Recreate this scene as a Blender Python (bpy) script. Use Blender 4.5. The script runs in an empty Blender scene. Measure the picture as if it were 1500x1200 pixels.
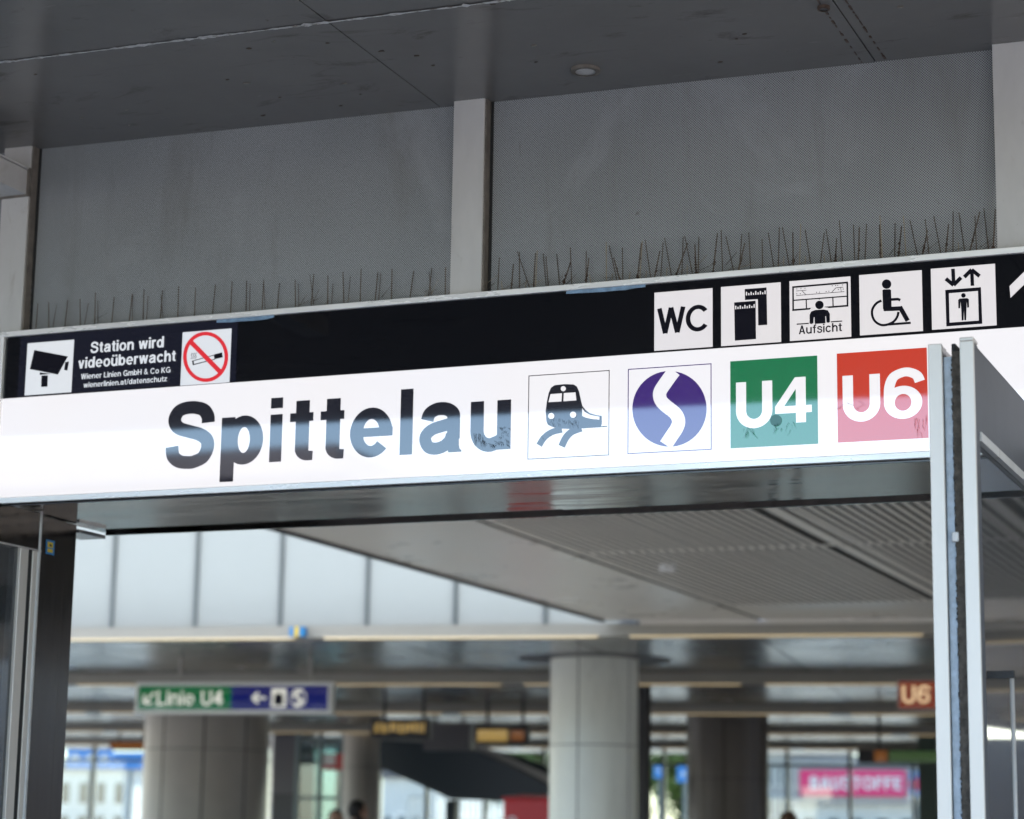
import bpy, bmesh, math, random
from mathutils import Vector, Matrix
random.seed(7)
sc = bpy.context.scene
C = sc.collection

# ------------------------------------------------------------------ camera
F_PX, W_PX, H_PX = 3220.0, 1500.0, 1200.0
YAW, PITCH, ROLL = math.radians(22.27), math.radians(10.97), math.radians(.905)
EYE = Vector((0, 0, 1.62))
_fw = Vector((-math.sin(YAW)*math.cos(PITCH), math.cos(YAW)*math.cos(PITCH), math.sin(PITCH)))
_r0 = Vector((math.cos(YAW), math.sin(YAW), 0))
_u0 = _r0.cross(_fw)
_r = _r0*math.cos(ROLL) + _u0*math.sin(ROLL)
_u = _r.cross(_fw)
cd = bpy.data.cameras.new('camera')
cd.sensor_width = 36; cd.lens = 36*F_PX/W_PX
cd.clip_start = .05; cd.clip_end = 3000
cd.dof.use_dof = True; cd.dof.focus_distance = 5.25; cd.dof.aperture_fstop = 3.7
cam = bpy.data.objects.new('camera', cd); C.objects.link(cam)
cam.matrix_world = Matrix(((_r.x, _u.x, -_fw.x, EYE.x), (_r.y, _u.y, -_fw.y, EYE.y), (_r.z, _u.z, -_fw.z, EYE.z), (0, 0, 0, 1)))
sc.camera = cam

# ------------------------------------------------------------------ world, sun, exposure
SUN_EL, SUN_AZ = math.radians(48), math.radians(28)      # azimuth from +Y towards +X
w = bpy.data.worlds.new('World'); sc.world = w; w.use_nodes = True
nt = w.node_tree; nt.nodes.clear()
sky = nt.nodes.new('ShaderNodeTexSky'); sky.sky_type = 'NISHITA'; sky.sun_disc = False
sky.sun_elevation = SUN_EL; sky.sun_rotation = SUN_AZ; sky.air_density = 1.0; sky.dust_density = .6; sky.ozone_density = 1.5
bg = nt.nodes.new('ShaderNodeBackground'); bg.inputs['Strength'].default_value = .15
wo = nt.nodes.new('ShaderNodeOutputWorld')
nt.links.new(sky.outputs[0], bg.inputs[0]); nt.links.new(bg.outputs[0], wo.inputs[0])
sl = bpy.data.lights.new('sun', 'SUN'); sl.energy = 3.4; sl.angle = math.radians(.6); sl.color = (1, .95, .88)
so = bpy.data.objects.new('sun', sl); C.objects.link(so)
_sd = Vector((math.sin(SUN_AZ)*math.cos(SUN_EL), math.cos(SUN_AZ)*math.cos(SUN_EL), math.sin(SUN_EL)))
so.rotation_euler = (-_sd).to_track_quat('-Z', 'Y').to_euler(); so.location = (0, 0, 60)
sc.view_settings.view_transform = 'Standard'; sc.view_settings.look = 'None'
sc.view_settings.exposure = 2.45; sc.view_settings.gamma = 1
sc.render.engine = 'CYCLES'
sc.cycles.use_denoising = True
sc.cycles.max_bounces = 10; sc.cycles.diffuse_bounces = 5; sc.cycles.glossy_bounces = 4; sc.cycles.transmission_bounces = 6
sc.cycles.transparent_max_bounces = 16
sc.cycles.caustics_reflective = False; sc.cycles.caustics_refractive = False
sc.cycles.sample_clamp_indirect = 6
EXPO = 2**sc.view_settings.exposure

# ------------------------------------------------------------------ pixel helpers (a pixel is a direction; the plane gives the distance)
def ray(x, y): return _fw*F_PX + _r*(x-750) - _u*(y-600)
def on(x, y, ax, val):
    d = ray(x, y); return EYE + d*((val-EYE[ax])/d[ax])

# ------------------------------------------------------------------ materials
def srgb(r, g, b):
    f = lambda c: (c/255/12.92) if c/255 <= .04045 else ((c/255+.055)/1.055)**2.4
    return (f(r), f(g), f(b))
MATS = {}
def mat(name, col, rough=.5, metal=0, spec=.5, var=.0, vscale=6, bump=0, bscale=40, stretch=(1, 1, 1), coat=0, col2=None, thr=None, emit=None, estr=0, ior=1.45, rvar=0):
    m = bpy.data.materials.new(name); m.use_nodes = True; n = m.node_tree.nodes; L = m.node_tree.links
    b = n['Principled BSDF']
    b.inputs['Base Color'].default_value = (*col, 1); b.inputs['Roughness'].default_value = rough
    b.inputs['Metallic'].default_value = metal; b.inputs['Specular IOR Level'].default_value = spec; b.inputs['IOR'].default_value = ior
    b.inputs['Coat Weight'].default_value = coat; b.inputs['Coat Roughness'].default_value = .03
    if emit: b.inputs['Emission Color'].default_value = (*emit, 1); b.inputs['Emission Strength'].default_value = estr
    tc = n.new('ShaderNodeTexCoord'); mp = n.new('ShaderNodeMapping'); mp.inputs['Scale'].default_value = stretch
    L.new(tc.outputs['Object'], mp.inputs[0])
    if var or col2:
        t = n.new('ShaderNodeTexNoise'); t.inputs['Scale'].default_value = vscale; t.inputs['Detail'].default_value = 6; t.inputs['Roughness'].default_value = .62
        L.new(mp.outputs[0], t.inputs['Vector'])
        r = n.new('ShaderNodeValToRGB'); e = r.color_ramp.elements
        if col2:
            e[0].position, e[1].position = thr or (.4, .6); e[0].color = (*col, 1); e[1].color = (*col2, 1)
        else:
            e[0].position, e[1].position = .3, .72
            e[0].color = (*[c*(1-var) for c in col], 1); e[1].color = (*[min(1, c*(1+var)) for c in col], 1)
        L.new(t.outputs['Fac'], r.inputs[0]); L.new(r.outputs[0], b.inputs['Base Color'])
        if rvar:
            q = n.new('ShaderNodeMapRange'); q.inputs['To Min'].default_value = max(.02, rough-rvar); q.inputs['To Max'].default_value = rough+rvar
            q.inputs['From Min'].default_value = .3; q.inputs['From Max'].default_value = .7
            L.new(t.outputs['Fac'], q.inputs['Value']); L.new(q.outputs[0], b.inputs['Roughness'])
    if bump:
        t2 = n.new('ShaderNodeTexNoise'); t2.inputs['Scale'].default_value = bscale; t2.inputs['Detail'].default_value = 4
        L.new(mp.outputs[0], t2.inputs['Vector'])
        bp = n.new('ShaderNodeBump'); bp.inputs['Strength'].default_value = bump; bp.inputs['Distance'].default_value = .01
        L.new(t2.outputs['Fac'], bp.inputs['Height']); L.new(bp.outputs[0], b.inputs['Normal'])
    MATS[name] = m; return m

def backlit(name, rgb, level, var=.0, ior=1.88):
    """print on a backlit acrylic face: it glows by its colour and has a glossy front"""
    col = srgb(*rgb)
    m = mat(name, [c*.32 for c in col], rough=.03, ior=ior, spec=.5)
    n = m.node_tree.nodes; L = m.node_tree.links; b = n['Principled BSDF']
    b.inputs['Emission Strength'].default_value = level/EXPO
    b.inputs['Emission Color'].default_value = (*col, 1)
    if var:
        tc = n.new('ShaderNodeTexCoord'); t = n.new('ShaderNodeTexNoise'); t.inputs['Scale'].default_value = 2.2; t.inputs['Detail'].default_value = 2
        L.new(tc.outputs['Object'], t.inputs['Vector']); r = n.new('ShaderNodeValToRGB')
        r.color_ramp.elements[0].position, r.color_ramp.elements[1].position = .3, .7
        r.color_ramp.elements[0].color = (col[0]*1.0, col[1]*(1-var*.8), col[2]*(1-var*.6), 1); r.color_ramp.elements[1].color = (col[0]*(1-var*.6), col[1]*.99, col[2]*1.03, 1)
        L.new(t.outputs['Fac'], r.inputs[0]); L.new(r.outputs[0], b.inputs['Emission Color'])
    return m

mat('paving', (.45, .405, .35), .85, var=.2, vscale=3, bump=.3, bscale=60)
mat('asphalt', (.055, .055, .057), .9, var=.2, vscale=8, bump=.3, bscale=80)
mat('terrazzo', (.48, .45, .405), .28, var=.15, vscale=20, rvar=.06)
mat('soffit', (.160, .152, .147), .21, var=.10, vscale=2.5, bump=.04, bscale=9, rvar=.05, spec=.58)
mat('sealant', (.58, .57, .56), .7, col2=(.16, .12, .09), thr=(.5, .66), vscale=45)
mat('joint', (.02, .02, .02), .8)
mat('rust', (.075, .05, .038), .9, var=.4, vscale=60)
mat('post', (.55, .535, .52), .5, var=.10, vscale=7, stretch=(1, 1, .35), bump=.04, bscale=30)
mat('post_edge', (.16, .14, .12), .7, var=.3, vscale=30)
mat('spike', (.10, .075, .055), .6, metal=.3, var=.4, vscale=80)
mat('spike_pale', (.30, .25, .18), .6, metal=.3, var=.3, vscale=80)
mat('debris', (.06, .04, .03), .95, var=.5, vscale=90)
mat('alu', (.93, .90, .87), .30, metal=.3, var=.06, vscale=14, stretch=(.2, 1, 1), bump=.03, bscale=30, rvar=.10)
mat('alu_white', (.62, .57, .52), .42, metal=.35, var=.05, vscale=10, stretch=(1, 1, .2))
mat('inox_mirror', (.60, .545, .50), .07, metal=1, var=.07, vscale=5, stretch=(.25, 1, 1), bump=.32, bscale=3.4, rvar=.03)
mat('inox_dark', (.042, .039, .037), .16, metal=1, var=.12, vscale=9, stretch=(4, 4, .4), bump=.04, bscale=4, rvar=.05)  # dark surroundings mirrored in the steel are put into its base colour
mat('inox_trim', (.62, .60, .59), .22, metal=1, var=.1, vscale=14)
mat('rubber', (.025, .024, .024), .7, bump=.3, bscale=70)
mat('brush_hair', (.075, .062, .05), .9, var=.5, vscale=60, bump=.6, bscale=90)
mat('brush_pale', (.42, .48, .55), .6, var=.2, vscale=50, bump=.5, bscale=80)
mat('film_blue', (.20, .31, .45), .5, var=.3, vscale=50)
mat('ceil_panel', (.72, .68, .62), .30, var=.03, vscale=2, spec=.5, rvar=.05)
mat('slat', (.80, .755, .685), .42, var=.08, vscale=9)
mat('slat_gap', (.03, .028, .026), .8)
mat('ceil_metal', (.25, .255, .26), .24, metal=.55, var=.08, vscale=1.2, rvar=.06)
mat('beam', (.36, .345, .31), .5, var=.04, vscale=3)
mat('lamp_strip', (.7, .6, .42), .5, emit=(1.0, .76, .42), estr=.32/EXPO)
mat('column', (.74, .76, .70), .32, var=.04, vscale=2, rvar=.05)
mat('column_brown', (.44, .41, .37), .38, var=.08, vscale=2)
mat('column_dark', (.13, .112, .098), .38, var=.1, vscale=2)
mat('mullion', (.15, .17, .175), .45, var=.05)
mat('dark_metal', (.035, .034, .036), .45)
mat('green_steel', (.08, .12, .10), .4)
mat('grey_door', (.105, .108, .12), .55, var=.08, vscale=6, spec=.2)
mat('grey_box', (.12, .115, .125), .5)
mat('white_frame', (.78, .79, .76), .4)
mat('navy_steel', (.028, .045, .062), .35)
mat('pale_rail', (.55, .55, .54), .4)
mat('red_paint', (.50, .012, .012), .3)
mat('white_paint', (.8, .8, .8), .5)
mat('teal_frame', (.20, .27, .28), .4)
mat('skin', (.46, .28, .20), .5); mat('hair_brown', (.07, .032, .016), .6, var=.4, vscale=60); mat('hair_dark', (.015, .012, .011), .6)
mat('coat_dark', (.025, .026, .032), .8); mat('coat_grey', (.10, .10, .11), .8); mat('trousers', (.03, .035, .05), .85)
mat('facade_white', (.72, .71, .68), .8, var=.06, vscale=.6); mat('facade_grey', (.42, .41, .40), .8, var=.1, vscale=.6)
mat('facade_dark', (.10, .105, .115), .6, var=.2, vscale=.5)
mat('roof_grey', (.16, .15, .16), .8, var=.15, vscale=2); mat('window_dark', (.06, .07, .085), .12)
mat('sign_pink', (.78, .035, .17), .5); mat('sign_blue', (.03, .22, .62), .5)
mat('bark', (.09, .07, .05), .9, var=.3, vscale=20); mat('leaf', (.10, .155, .03), .6, var=.45, vscale=1.5)
mat('sticker_blue', (.02, .22, .52), .4); mat('sticker_yellow', (.75, .52, .02), .4)
backlit('face_white', (249, 246, 247), .80, .025)
backlit('tile_white', (243, 238, 238), .70, .02)
backlit('print_black', (20, 20, 36), .35)
backlit('tile_black', (16, 16, 30), .3, ior=1.42)
backlit('band_black', (6, 8, 16), .2, ior=1.42)
backlit('plate_black', (24, 26, 44), .4, ior=1.5)
backlit('sticker_white', (240, 244, 248), .68, .02)
backlit('u4_green', (0, 120, 72), .72)
backlit('u6_red', (206, 56, 28), .74)
backlit('disc_green', (18, 96, 72), .6, ior=1.5)
backlit('s_violet', (58, 24, 118), .72)
backlit('ban_red', (222, 38, 50), .8)
backlit('u4_small', (0, 96, 56), .72); backlit('blue_small', (12, 22, 96), .72); backlit('u6_brown', (122, 52, 34), .75)
backlit('text_glow', (226, 226, 214), .72); backlit('text_warm', (240, 205, 160), .80)
backlit('amber_glow', (205, 170, 95), .5); backlit('green_glow', (70, 100, 60), .45); backlit('orange_small', (140, 85, 35), .5)

def glassmat(name, tint, rough=.0, refl=1.0, haze=0.0):
    m = bpy.data.materials.new(name); m.use_nodes = True; n = m.node_tree.nodes; L = m.node_tree.links; n.clear()
    o = n.new('ShaderNodeOutputMaterial'); tr = n.new('ShaderNodeBsdfTransparent'); tr.inputs[0].default_value = (*tint, 1)
    gl = n.new('ShaderNodeBsdfGlossy'); gl.inputs['Roughness'].default_value = rough; gl.inputs['Color'].default_value = (refl, refl, refl, 1)
    fr = n.new('ShaderNodeFresnel'); fr.inputs[0].default_value = 1.52; mx = n.new('ShaderNodeMixShader')
    L.new(fr.outputs[0], mx.inputs[0]); L.new(gl.outputs[0], mx.inputs[2])
    if haze:
        df = n.new('ShaderNodeBsdfDiffuse'); df.inputs[0].default_value = (.26, .28, .31, 1); m2 = n.new('ShaderNodeMixShader'); m2.inputs[0].default_value = haze
        L.new(tr.outputs[0], m2.inputs[1]); L.new(df.outputs[0], m2.inputs[2]); L.new(m2.outputs[0], mx.inputs[1])
    else: L.new(tr.outputs[0], mx.inputs[1])
    L.new(mx.outputs[0], o.inputs[0]); MATS[name] = m
glassmat('door_glass', (.48, .52, .57), .03, haze=.16)
glassmat('hall_glass', (.62, .67, .67), .0)
glassmat('lift_glass', (.42, .58, .60), .0, haze=.12)
def opalmat():
    m = bpy.data.materials.new('opal_glass'); m.use_nodes = True; n = m.node_tree.nodes; L = m.node_tree.links; n.clear()
    o = n.new('ShaderNodeOutputMaterial'); tl = n.new('ShaderNodeBsdfTranslucent'); tl.inputs[0].default_value = (.38, .402, .402, 1)
    df = n.new('ShaderNodeBsdfDiffuse'); df.inputs[0].default_value = (.35, .36, .37, 1); mx = n.new('ShaderNodeMixShader'); mx.inputs[0].default_value = .25
    L.new(tl.outputs[0], mx.inputs[1]); L.new(df.outputs[0], mx.inputs[2]); L.new(mx.outputs[0], o.inputs[0]); MATS['opal_glass'] = m
opalmat()
_m = MATS['opal_glass'].copy(); _m.name = 'sky_opal'; MATS['sky_opal'] = _m
for q in _m.node_tree.nodes:
    if q.type == 'BSDF_TRANSLUCENT': q.inputs[0].default_value = (.82, .82, .80, 1)
def wear(name, tint, scale, lo, hi, amount, stretch=(1, 1, 1)):
    '''stains with a shape of their own, laid over a material's colour'''
    m = MATS[name]; n = m.node_tree.nodes; L = m.node_tree.links; b = n['Principled BSDF']
    src = b.inputs['Base Color'].links[0].from_socket if b.inputs['Base Color'].links else None
    tc = n.new('ShaderNodeTexCoord'); mp = n.new('ShaderNodeMapping'); mp.inputs['Scale'].default_value = stretch; L.new(tc.outputs['Object'], mp.inputs[0])
    t = n.new('ShaderNodeTexNoise'); t.inputs['Scale'].default_value = scale; t.inputs['Detail'].default_value = 8; t.inputs['Roughness'].default_value = .7; t.inputs['Distortion'].default_value = .6
    L.new(mp.outputs[0], t.inputs['Vector'])
    r = n.new('ShaderNodeMapRange'); r.inputs['From Min'].default_value = lo; r.inputs['From Max'].default_value = hi; r.inputs['To Max'].default_value = amount; L.new(t.outputs['Fac'], r.inputs['Value'])
    mx = n.new('ShaderNodeMix'); mx.data_type = 'RGBA'; L.new(r.outputs[0], mx.inputs['Factor']); mx.inputs['B'].default_value = (*tint, 1)
    if src: L.new(src, mx.inputs['A'])
    else: mx.inputs['A'].default_value = b.inputs['Base Color'].default_value
    L.new(mx.outputs['Result'], b.inputs['Base Color'])
wear('soffit', (.06, .048, .04), 5.5, .58, .72, .75, (.6, 1.6, 1)); wear('soffit', (.30, .29, .28), 14, .66, .74, .5, (.5, 2, 1)); wear('soffit', (.08, .06, .05), 38, .66, .72, .8, (.5, 1.5, 1))
wear('post', (.30, .26, .22), 16, .58, .75, .6, (1, 1, .4)); wear('post', (.16, .12, .09), 60, .68, .76, .8)
wear('alu', (.60, .58, .56), 40, .62, .74, .4, (.4, 1, 1)); wear('alu_white', (.5, .49, .47), 22, .60, .76, .5, (1, 1, .25))
wear('column', (.40, .41, .37), 3, .5, .75, .5, (1, 1, .2))
def meshmat():
    """perforated sheet: a fine staggered grid of small dark holes, with dirt"""
    m = mat('perforated', (.2, .2, .2), .45, spec=.4); n = m.node_tree.nodes; L = m.node_tree.links; b = n['Principled BSDF']
    tc = n.new('ShaderNodeTexCoord'); sp = n.new('ShaderNodeSeparateXYZ'); L.new(tc.outputs['Object'], sp.inputs[0])
    def math_(op, a, c=None):
        q = n.new('ShaderNodeMath'); q.operation = op
        for i, v in enumerate((a, c)):
            if v is None: continue
            if isinstance(v, (int, float)): q.inputs[i].default_value = v
            else: L.new(v, q.inputs[i])
        return q.outputs[0]
    k = math.pi/.0066
    s1 = math_('SINE', math_('MULTIPLY', math_('ADD', sp.outputs[0], sp.outputs[2]), k))
    s2 = math_('SINE', math_('MULTIPLY', math_('SUBTRACT', sp.outputs[0], sp.outputs[2]), k))
    pr = math_('ABSOLUTE', math_('MULTIPLY', s1, s2))
    hole = n.new('ShaderNodeMapRange'); hole.inputs['From Min'].default_value = .28; hole.inputs['From Max'].default_value = .5; L.new(pr, hole.inputs['Value'])
    no = n.new('ShaderNodeTexNoise'); no.inputs['Scale'].default_value = 3; no.inputs['Detail'].default_value = 7; L.new(tc.outputs['Object'], no.inputs['Vector'])
    cr = n.new('ShaderNodeValToRGB'); cr.color_ramp.elements[0].position, cr.color_ramp.elements[1].position = .3, .7
    cr.color_ramp.elements[0].color = (.36, .375, .38, 1); cr.color_ramp.elements[1].color = (.43, .445, .455, 1); L.new(no.outputs['Fac'], cr.inputs[0])
    mx = n.new('ShaderNodeMix'); mx.data_type = 'RGBA'; L.new(hole.outputs[0], mx.inputs['Factor']); L.new(cr.outputs[0], mx.inputs['A']); mx.inputs['B'].default_value = (.085, .088, .095, 1)
    L.new(mx.outputs['Result'], b.inputs['Base Color'])
meshmat()
wear('perforated', (.16, .155, .145), 3.2, .52, .74, .55, (2.2, 1, .35)); wear('perforated', (.42, .43, .45), 2.0, .55, .75, .45, (1, 1, 1)); wear('perforated', (.10, .08, .065), 26, .66, .76, .8, (1, 1, .6))

# ------------------------------------------------------------------ mesh building
class MB:
    def __init__(s): s.v = []; s.f = []; s.sm = False
    def add(s, vs, fs):
        k = len(s.v); s.v += [tuple(p) for p in vs]; s.f += [tuple(i+k for i in f) for f in fs]; return s
    def box(s, x0, x1, y0, y1, z0, z1):
        return s.add([(x0, y0, z0), (x1, y0, z0), (x1, y1, z0), (x0, y1, z0), (x0, y0, z1), (x1, y0, z1), (x1, y1, z1), (x0, y1, z1)],
                     [(0, 3, 2, 1), (4, 5, 6, 7), (0, 1, 5, 4), (1, 2, 6, 5), (2, 3, 7, 6), (3, 0, 4, 7)])
    def obox(s, o, e, n, a0, a1, b0, b1, z0, z1):
        """box in a turned frame: o + e*a + n*b"""
        P = [Vector((o[0]+e[0]*a+n[0]*b, o[1]+e[1]*a+n[1]*b, z)) for z in (z0, z1) for a, b in ((a0, b0), (a1, b0), (a1, b1), (a0, b1))]
        return s.add(P, [(0, 3, 2, 1), (4, 5, 6, 7), (0, 1, 5, 4), (1, 2, 6, 5), (2, 3, 7, 6), (3, 0, 4, 7)])
    def prism(s, pts, off):
        """polygon of 3D points swept along off"""
        n = len(pts); off = Vector(off); A = [Vector(p) for p in pts]; B = [p+off for p in A]
        return s.add(A+B, [tuple(range(n-1, -1, -1)), tuple(range(n, 2*n))]+[(i, (i+1) % n, n+(i+1) % n, n+i) for i in range(n)])
    def tube(s, p0, p1, r0, r1=None, n=8, cap=True):
        p0, p1 = Vector(p0), Vector(p1); r1 = r0 if r1 is None else r1
        d = (p1-p0).normalized(); a = d.orthogonal().normalized(); b = d.cross(a)
        vs = [p+(a*math.cos(t)+b*math.sin(t))*r for p, r in ((p0, r0), (p1, r1)) for t in [2*math.pi*i/n for i in range(n)]]
        fs = [(i, (i+1) % n, n+(i+1) % n, n+i) for i in range(n)]
        if cap: fs += [tuple(range(n-1, -1, -1)), tuple(range(n, 2*n))]
        return s.add(vs, fs)
    def quad(s, a, b, c, d): return s.add([a, b, c, d], [(0, 1, 2, 3)])
    def build(s, name, m, parent=None, bevel=0, smooth=False):
        me = bpy.data.meshes.new(name); me.from_pydata(s.v, [], s.f); me.update()
        bm = bmesh.new(); bm.from_mesh(me); bmesh.ops.recalc_face_normals(bm, faces=bm.faces); bm.to_mesh(me); bm.free()
        return link(name, me, m, parent, bevel, smooth)
LOCAL = [False]
def link(name, me, m, parent=None, bevel=0, smooth=False):
    me.materials.append(MATS[m] if isinstance(m, str) else m)
    o = bpy.data.objects.new(name, me); C.objects.link(o)
    if parent: o.parent = parent; o.matrix_parent_inverse = Matrix.Identity(4) if LOCAL[0] else Matrix.Translation(-Vector(parent.location))
    if bevel: b = o.modifiers.new('bevel', 'BEVEL'); b.width = bevel; b.segments = 2; b.limit_method = 'ANGLE'
    if smooth:
        for p in me.polygons: p.use_smooth = True
    return o
def tag(o, label=None, cat=None, group=None, kind=None):
    for k, v in (('label', label), ('category', cat), ('group', group), ('kind', kind)):
        if v: o[k] = v
    return o
def thing(name, loc, label, cat, group=None):
    o = bpy.data.objects.new(name, None); C.objects.link(o); o.location = loc; o.empty_display_size = .2
    return tag(o, label, cat, group)
def bx(name, m, parent, x0, x1, y0, y1, z0, z1, bevel=0): return MB().box(x0, x1, y0, y1, z0, z1).build(name, m, parent, bevel)

G = .10          # ground level (the eye is 1.52 m above it)
YS = 5.16        # front plane of the station sign
# ------------------------------------------------------------------ ground and floor
tag(MB().quad((-1500, -1500, G), (1500, -1500, G), (1500, 1500, G), (-1500, 1500, G)).build('ground', 'paving'), 'grey paved ground around the station', kind='structure')
tag(MB().quad((-300, -24, G+.004), (300, -24, G+.004), (300, -3.5, G+.004), (-300, -3.5, G+.004)).build('road', 'asphalt'), 'dark asphalt road before the station', kind='structure')  # unseen, added to weaken sunlight bouncing up to the soffit
tag(MB().quad((-45, 5.0, G+.005), (20, 5.0, G+.005), (20, 44, G+.005), (-45, 44, G+.005)).build('floor', 'terrazzo'), 'pale terrazzo floor of the station hall', kind='structure')

# ------------------------------------------------------------------ canopy over the entrance
def zs(x): return 3.561-.0141*(x+2.25)          # the soffit falls slightly to the right
soff = tag(MB().add([(-16, .82, zs(-16)+.02), (6, .82, zs(6)+.02), (6, 5.5, zs(6)+.02), (-16, 5.5, zs(-16)+.02),
                     (-16, .82, zs(-16)+.45), (6, .82, zs(6)+.45), (6, 5.5, zs(6)+.45), (-16, 5.5, zs(-16)+.45)],
                    [(0, 3, 2, 1), (4, 5, 6, 7), (0, 1, 5, 4), (1, 2, 6, 5), (2, 3, 7, 6), (3, 0, 4, 7)]).build('canopy', 'joint'), 'dark painted canopy above the entrance', kind='structure')
ybands = [(.83, 2.6), (2.605, 4.525), (4.532, 5.49)]
xcuts = [-15.9, -9.6, -5.9, -2.357, -1.16, 2.4, 5.9]
for (y0, y1) in ybands:
    for i in range(len(xcuts)-1):
        x0, x1 = xcuts[i]+.0015, xcuts[i+1]-.0015
        m = MB(); dz = random.uniform(-.0012, .0012)
        m.add([(x, y, zs(x)+dz+q) for q in (0, .018) for x, y in ((x0, y0), (x1, y0), (x1, y1), (x0, y1))],
              [(0, 3, 2, 1), (4, 5, 6, 7), (0, 1, 5, 4), (1, 2, 6, 5), (2, 3, 7, 6), (3, 0, 4, 7)])
        m.build('soffit_panel', 'soffit', soff)
# ragged line of sealant squeezed out of the long joint
m = MB(); x = -4.2; prev = None
while x < -1.2:
    wd = .0028+.0045*max(0, random.gauss(.3, .7)); a = (x, 4.5285-wd+random.uniform(-.0015, .0015), zs(x)-.003); b = (x, 4.5285+wd, zs(x)-.003)
    if prev: m.add([prev[0], a, b, prev[1]], [(0, 1, 2, 3)])
    prev = (a, b); x += random.uniform(.006, .02)
m.build('sealant', 'sealant', soff)
for xx in (-1.193, -1.132):                      # two broken rusty lines
    m = MB(); y = 4.75
    while y < 5.2:
        l = random.uniform(.006, .03); wd = random.uniform(.001, .003)
        m.box(xx-wd, xx+wd, y, y+l, zs(xx)-.002, zs(xx)+.002); y += l+random.uniform(.004, .03)
    m.build('rust_line', 'rust', soff)
rng = random.Random(3)
for i in range(26):                              # stuck flecks of dirt
    x, y = rng.uniform(-3.4, -.9), rng.uniform(4.45, 5.15); r = rng.uniform(.002, .007)
    pts = [(x+math.cos(t)*r*rng.uniform(.5, 2.2), y+math.sin(t)*r*rng.uniform(.4, 1), zs(x)-.0025) for t in [k*math.pi/4 for k in range(8)]]
    MB().prism(pts, (0, 0, .003)).build('dirt_fleck', rng.choice(['rust', 'post_edge', 'debris']), soff)
def disc_ring(m, c, r0, r1, z0, z1, n=24):
    for i in range(n):
        t0, t1 = 2*math.pi*i/n, 2*math.pi*(i+1)/n
        P = lambda r, t, z: (c[0]+r*math.cos(t), c[1]+r*math.sin(t), z)
        m.quad(P(r1, t0, z0), P(r1, t1, z0), P(r1, t1, z1), P(r1, t0, z1)); m.quad(P(r0, t0, z0), P(r0, t1, z0), P(r1, t1, z0), P(r1, t0, z0))
    return m
for cx, cy, r in ((-1.875, 5.04, .036), (-1.19, 4.80, .014)):
    z = zs(cx); o = disc_ring(MB(), (cx, cy), 0, r, z-.006, z+.004).build('round_plug', 'post' if r > .03 else 'soffit', soff)
    disc_ring(MB(), (cx, cy), r*.72, r*1.05, z-.009, z+.004).build('plug_rim', 'post_edge' if r > .03 else 'rust', o)

# ------------------------------------------------------------------ steel posts and perforated panels over the sign
YP = YS+.015
posts = [(-3.745, -3.652, 'grey steel post above the sign with a beam fixed to its front'),
         (-2.303, -2.213, 'grey steel post between the two perforated panels above the sign'),
         (-.864, -.772, 'grey steel post over the lift pictogram above the sign')]
for x0, x1, lab in posts:
    t = thing('steel_post', ((x0+x1)/2, YP, 3.02), lab, 'post', 'posts above the sign')
    bx('face', 'post', t, x0, x1, YP, YP+.030, 2.99, zs(x0)+.01, .002)
    bx('side_flange', 'post_edge', t, x1, x1+.005, YP+.006, YP+.034, 2.99, zs(x0)+.01)
t = thing('bracket_beam', (-3.70, 5.1, 3.43), 'grey box beam running out from the post at the sign end', 'beam')
bx('web', 'post', t, -3.750, -3.657, 3.2, YP-.001, 3.432, 3.505, .002)
bx('end_plate', 'post_edge', t, -3.752, -3.650, YP-.006, YP+.004, 3.426, 3.512)
bx('top_flange', 'post', t, -3.753, -3.652, 3.2, YP-.007, 3.506, 3.511)
for x0, x1, lab in ((-3.645, -2.305, 'grey perforated metal panel above the camera notice and station name'), (-2.206, -.866, 'grey perforated metal panel above the pictogram tiles'),
                    (-5.1, -3.75, 'grey perforated metal panel beyond the post at the sign end'), (-.765, .6, 'grey perforated metal panel past the post over the lift pictogram')):
    t = thing('perforated_panel', ((x0+x1)/2, YS+.09, 3.02), lab, 'panel', 'perforated panels above the sign')
    MB().add([(x, y, z) for y in (YS+.052, YS+.06) for x, z in ((x0, 2.985), (x1, 2.985), (x1, zs(x1)+.01), (x0, zs(x0)+.01))],
             [(0, 1, 2, 3), (7, 6, 5, 4), (0, 4, 5, 1), (1, 5, 6, 2), (2, 6, 7, 3), (3, 7, 4, 0)]).build('sheet', 'perforated', t)
    bx('edge_strip', 'joint', t, x0-.0005, x0+.006, YS+.0475, YS+.0515, 2.985, zs(x0)+.008)
    bx('base_angle', 'post_edge', t, x0, x1, YS+.042, YS+.0515, 2.985, 3.022)

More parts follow.
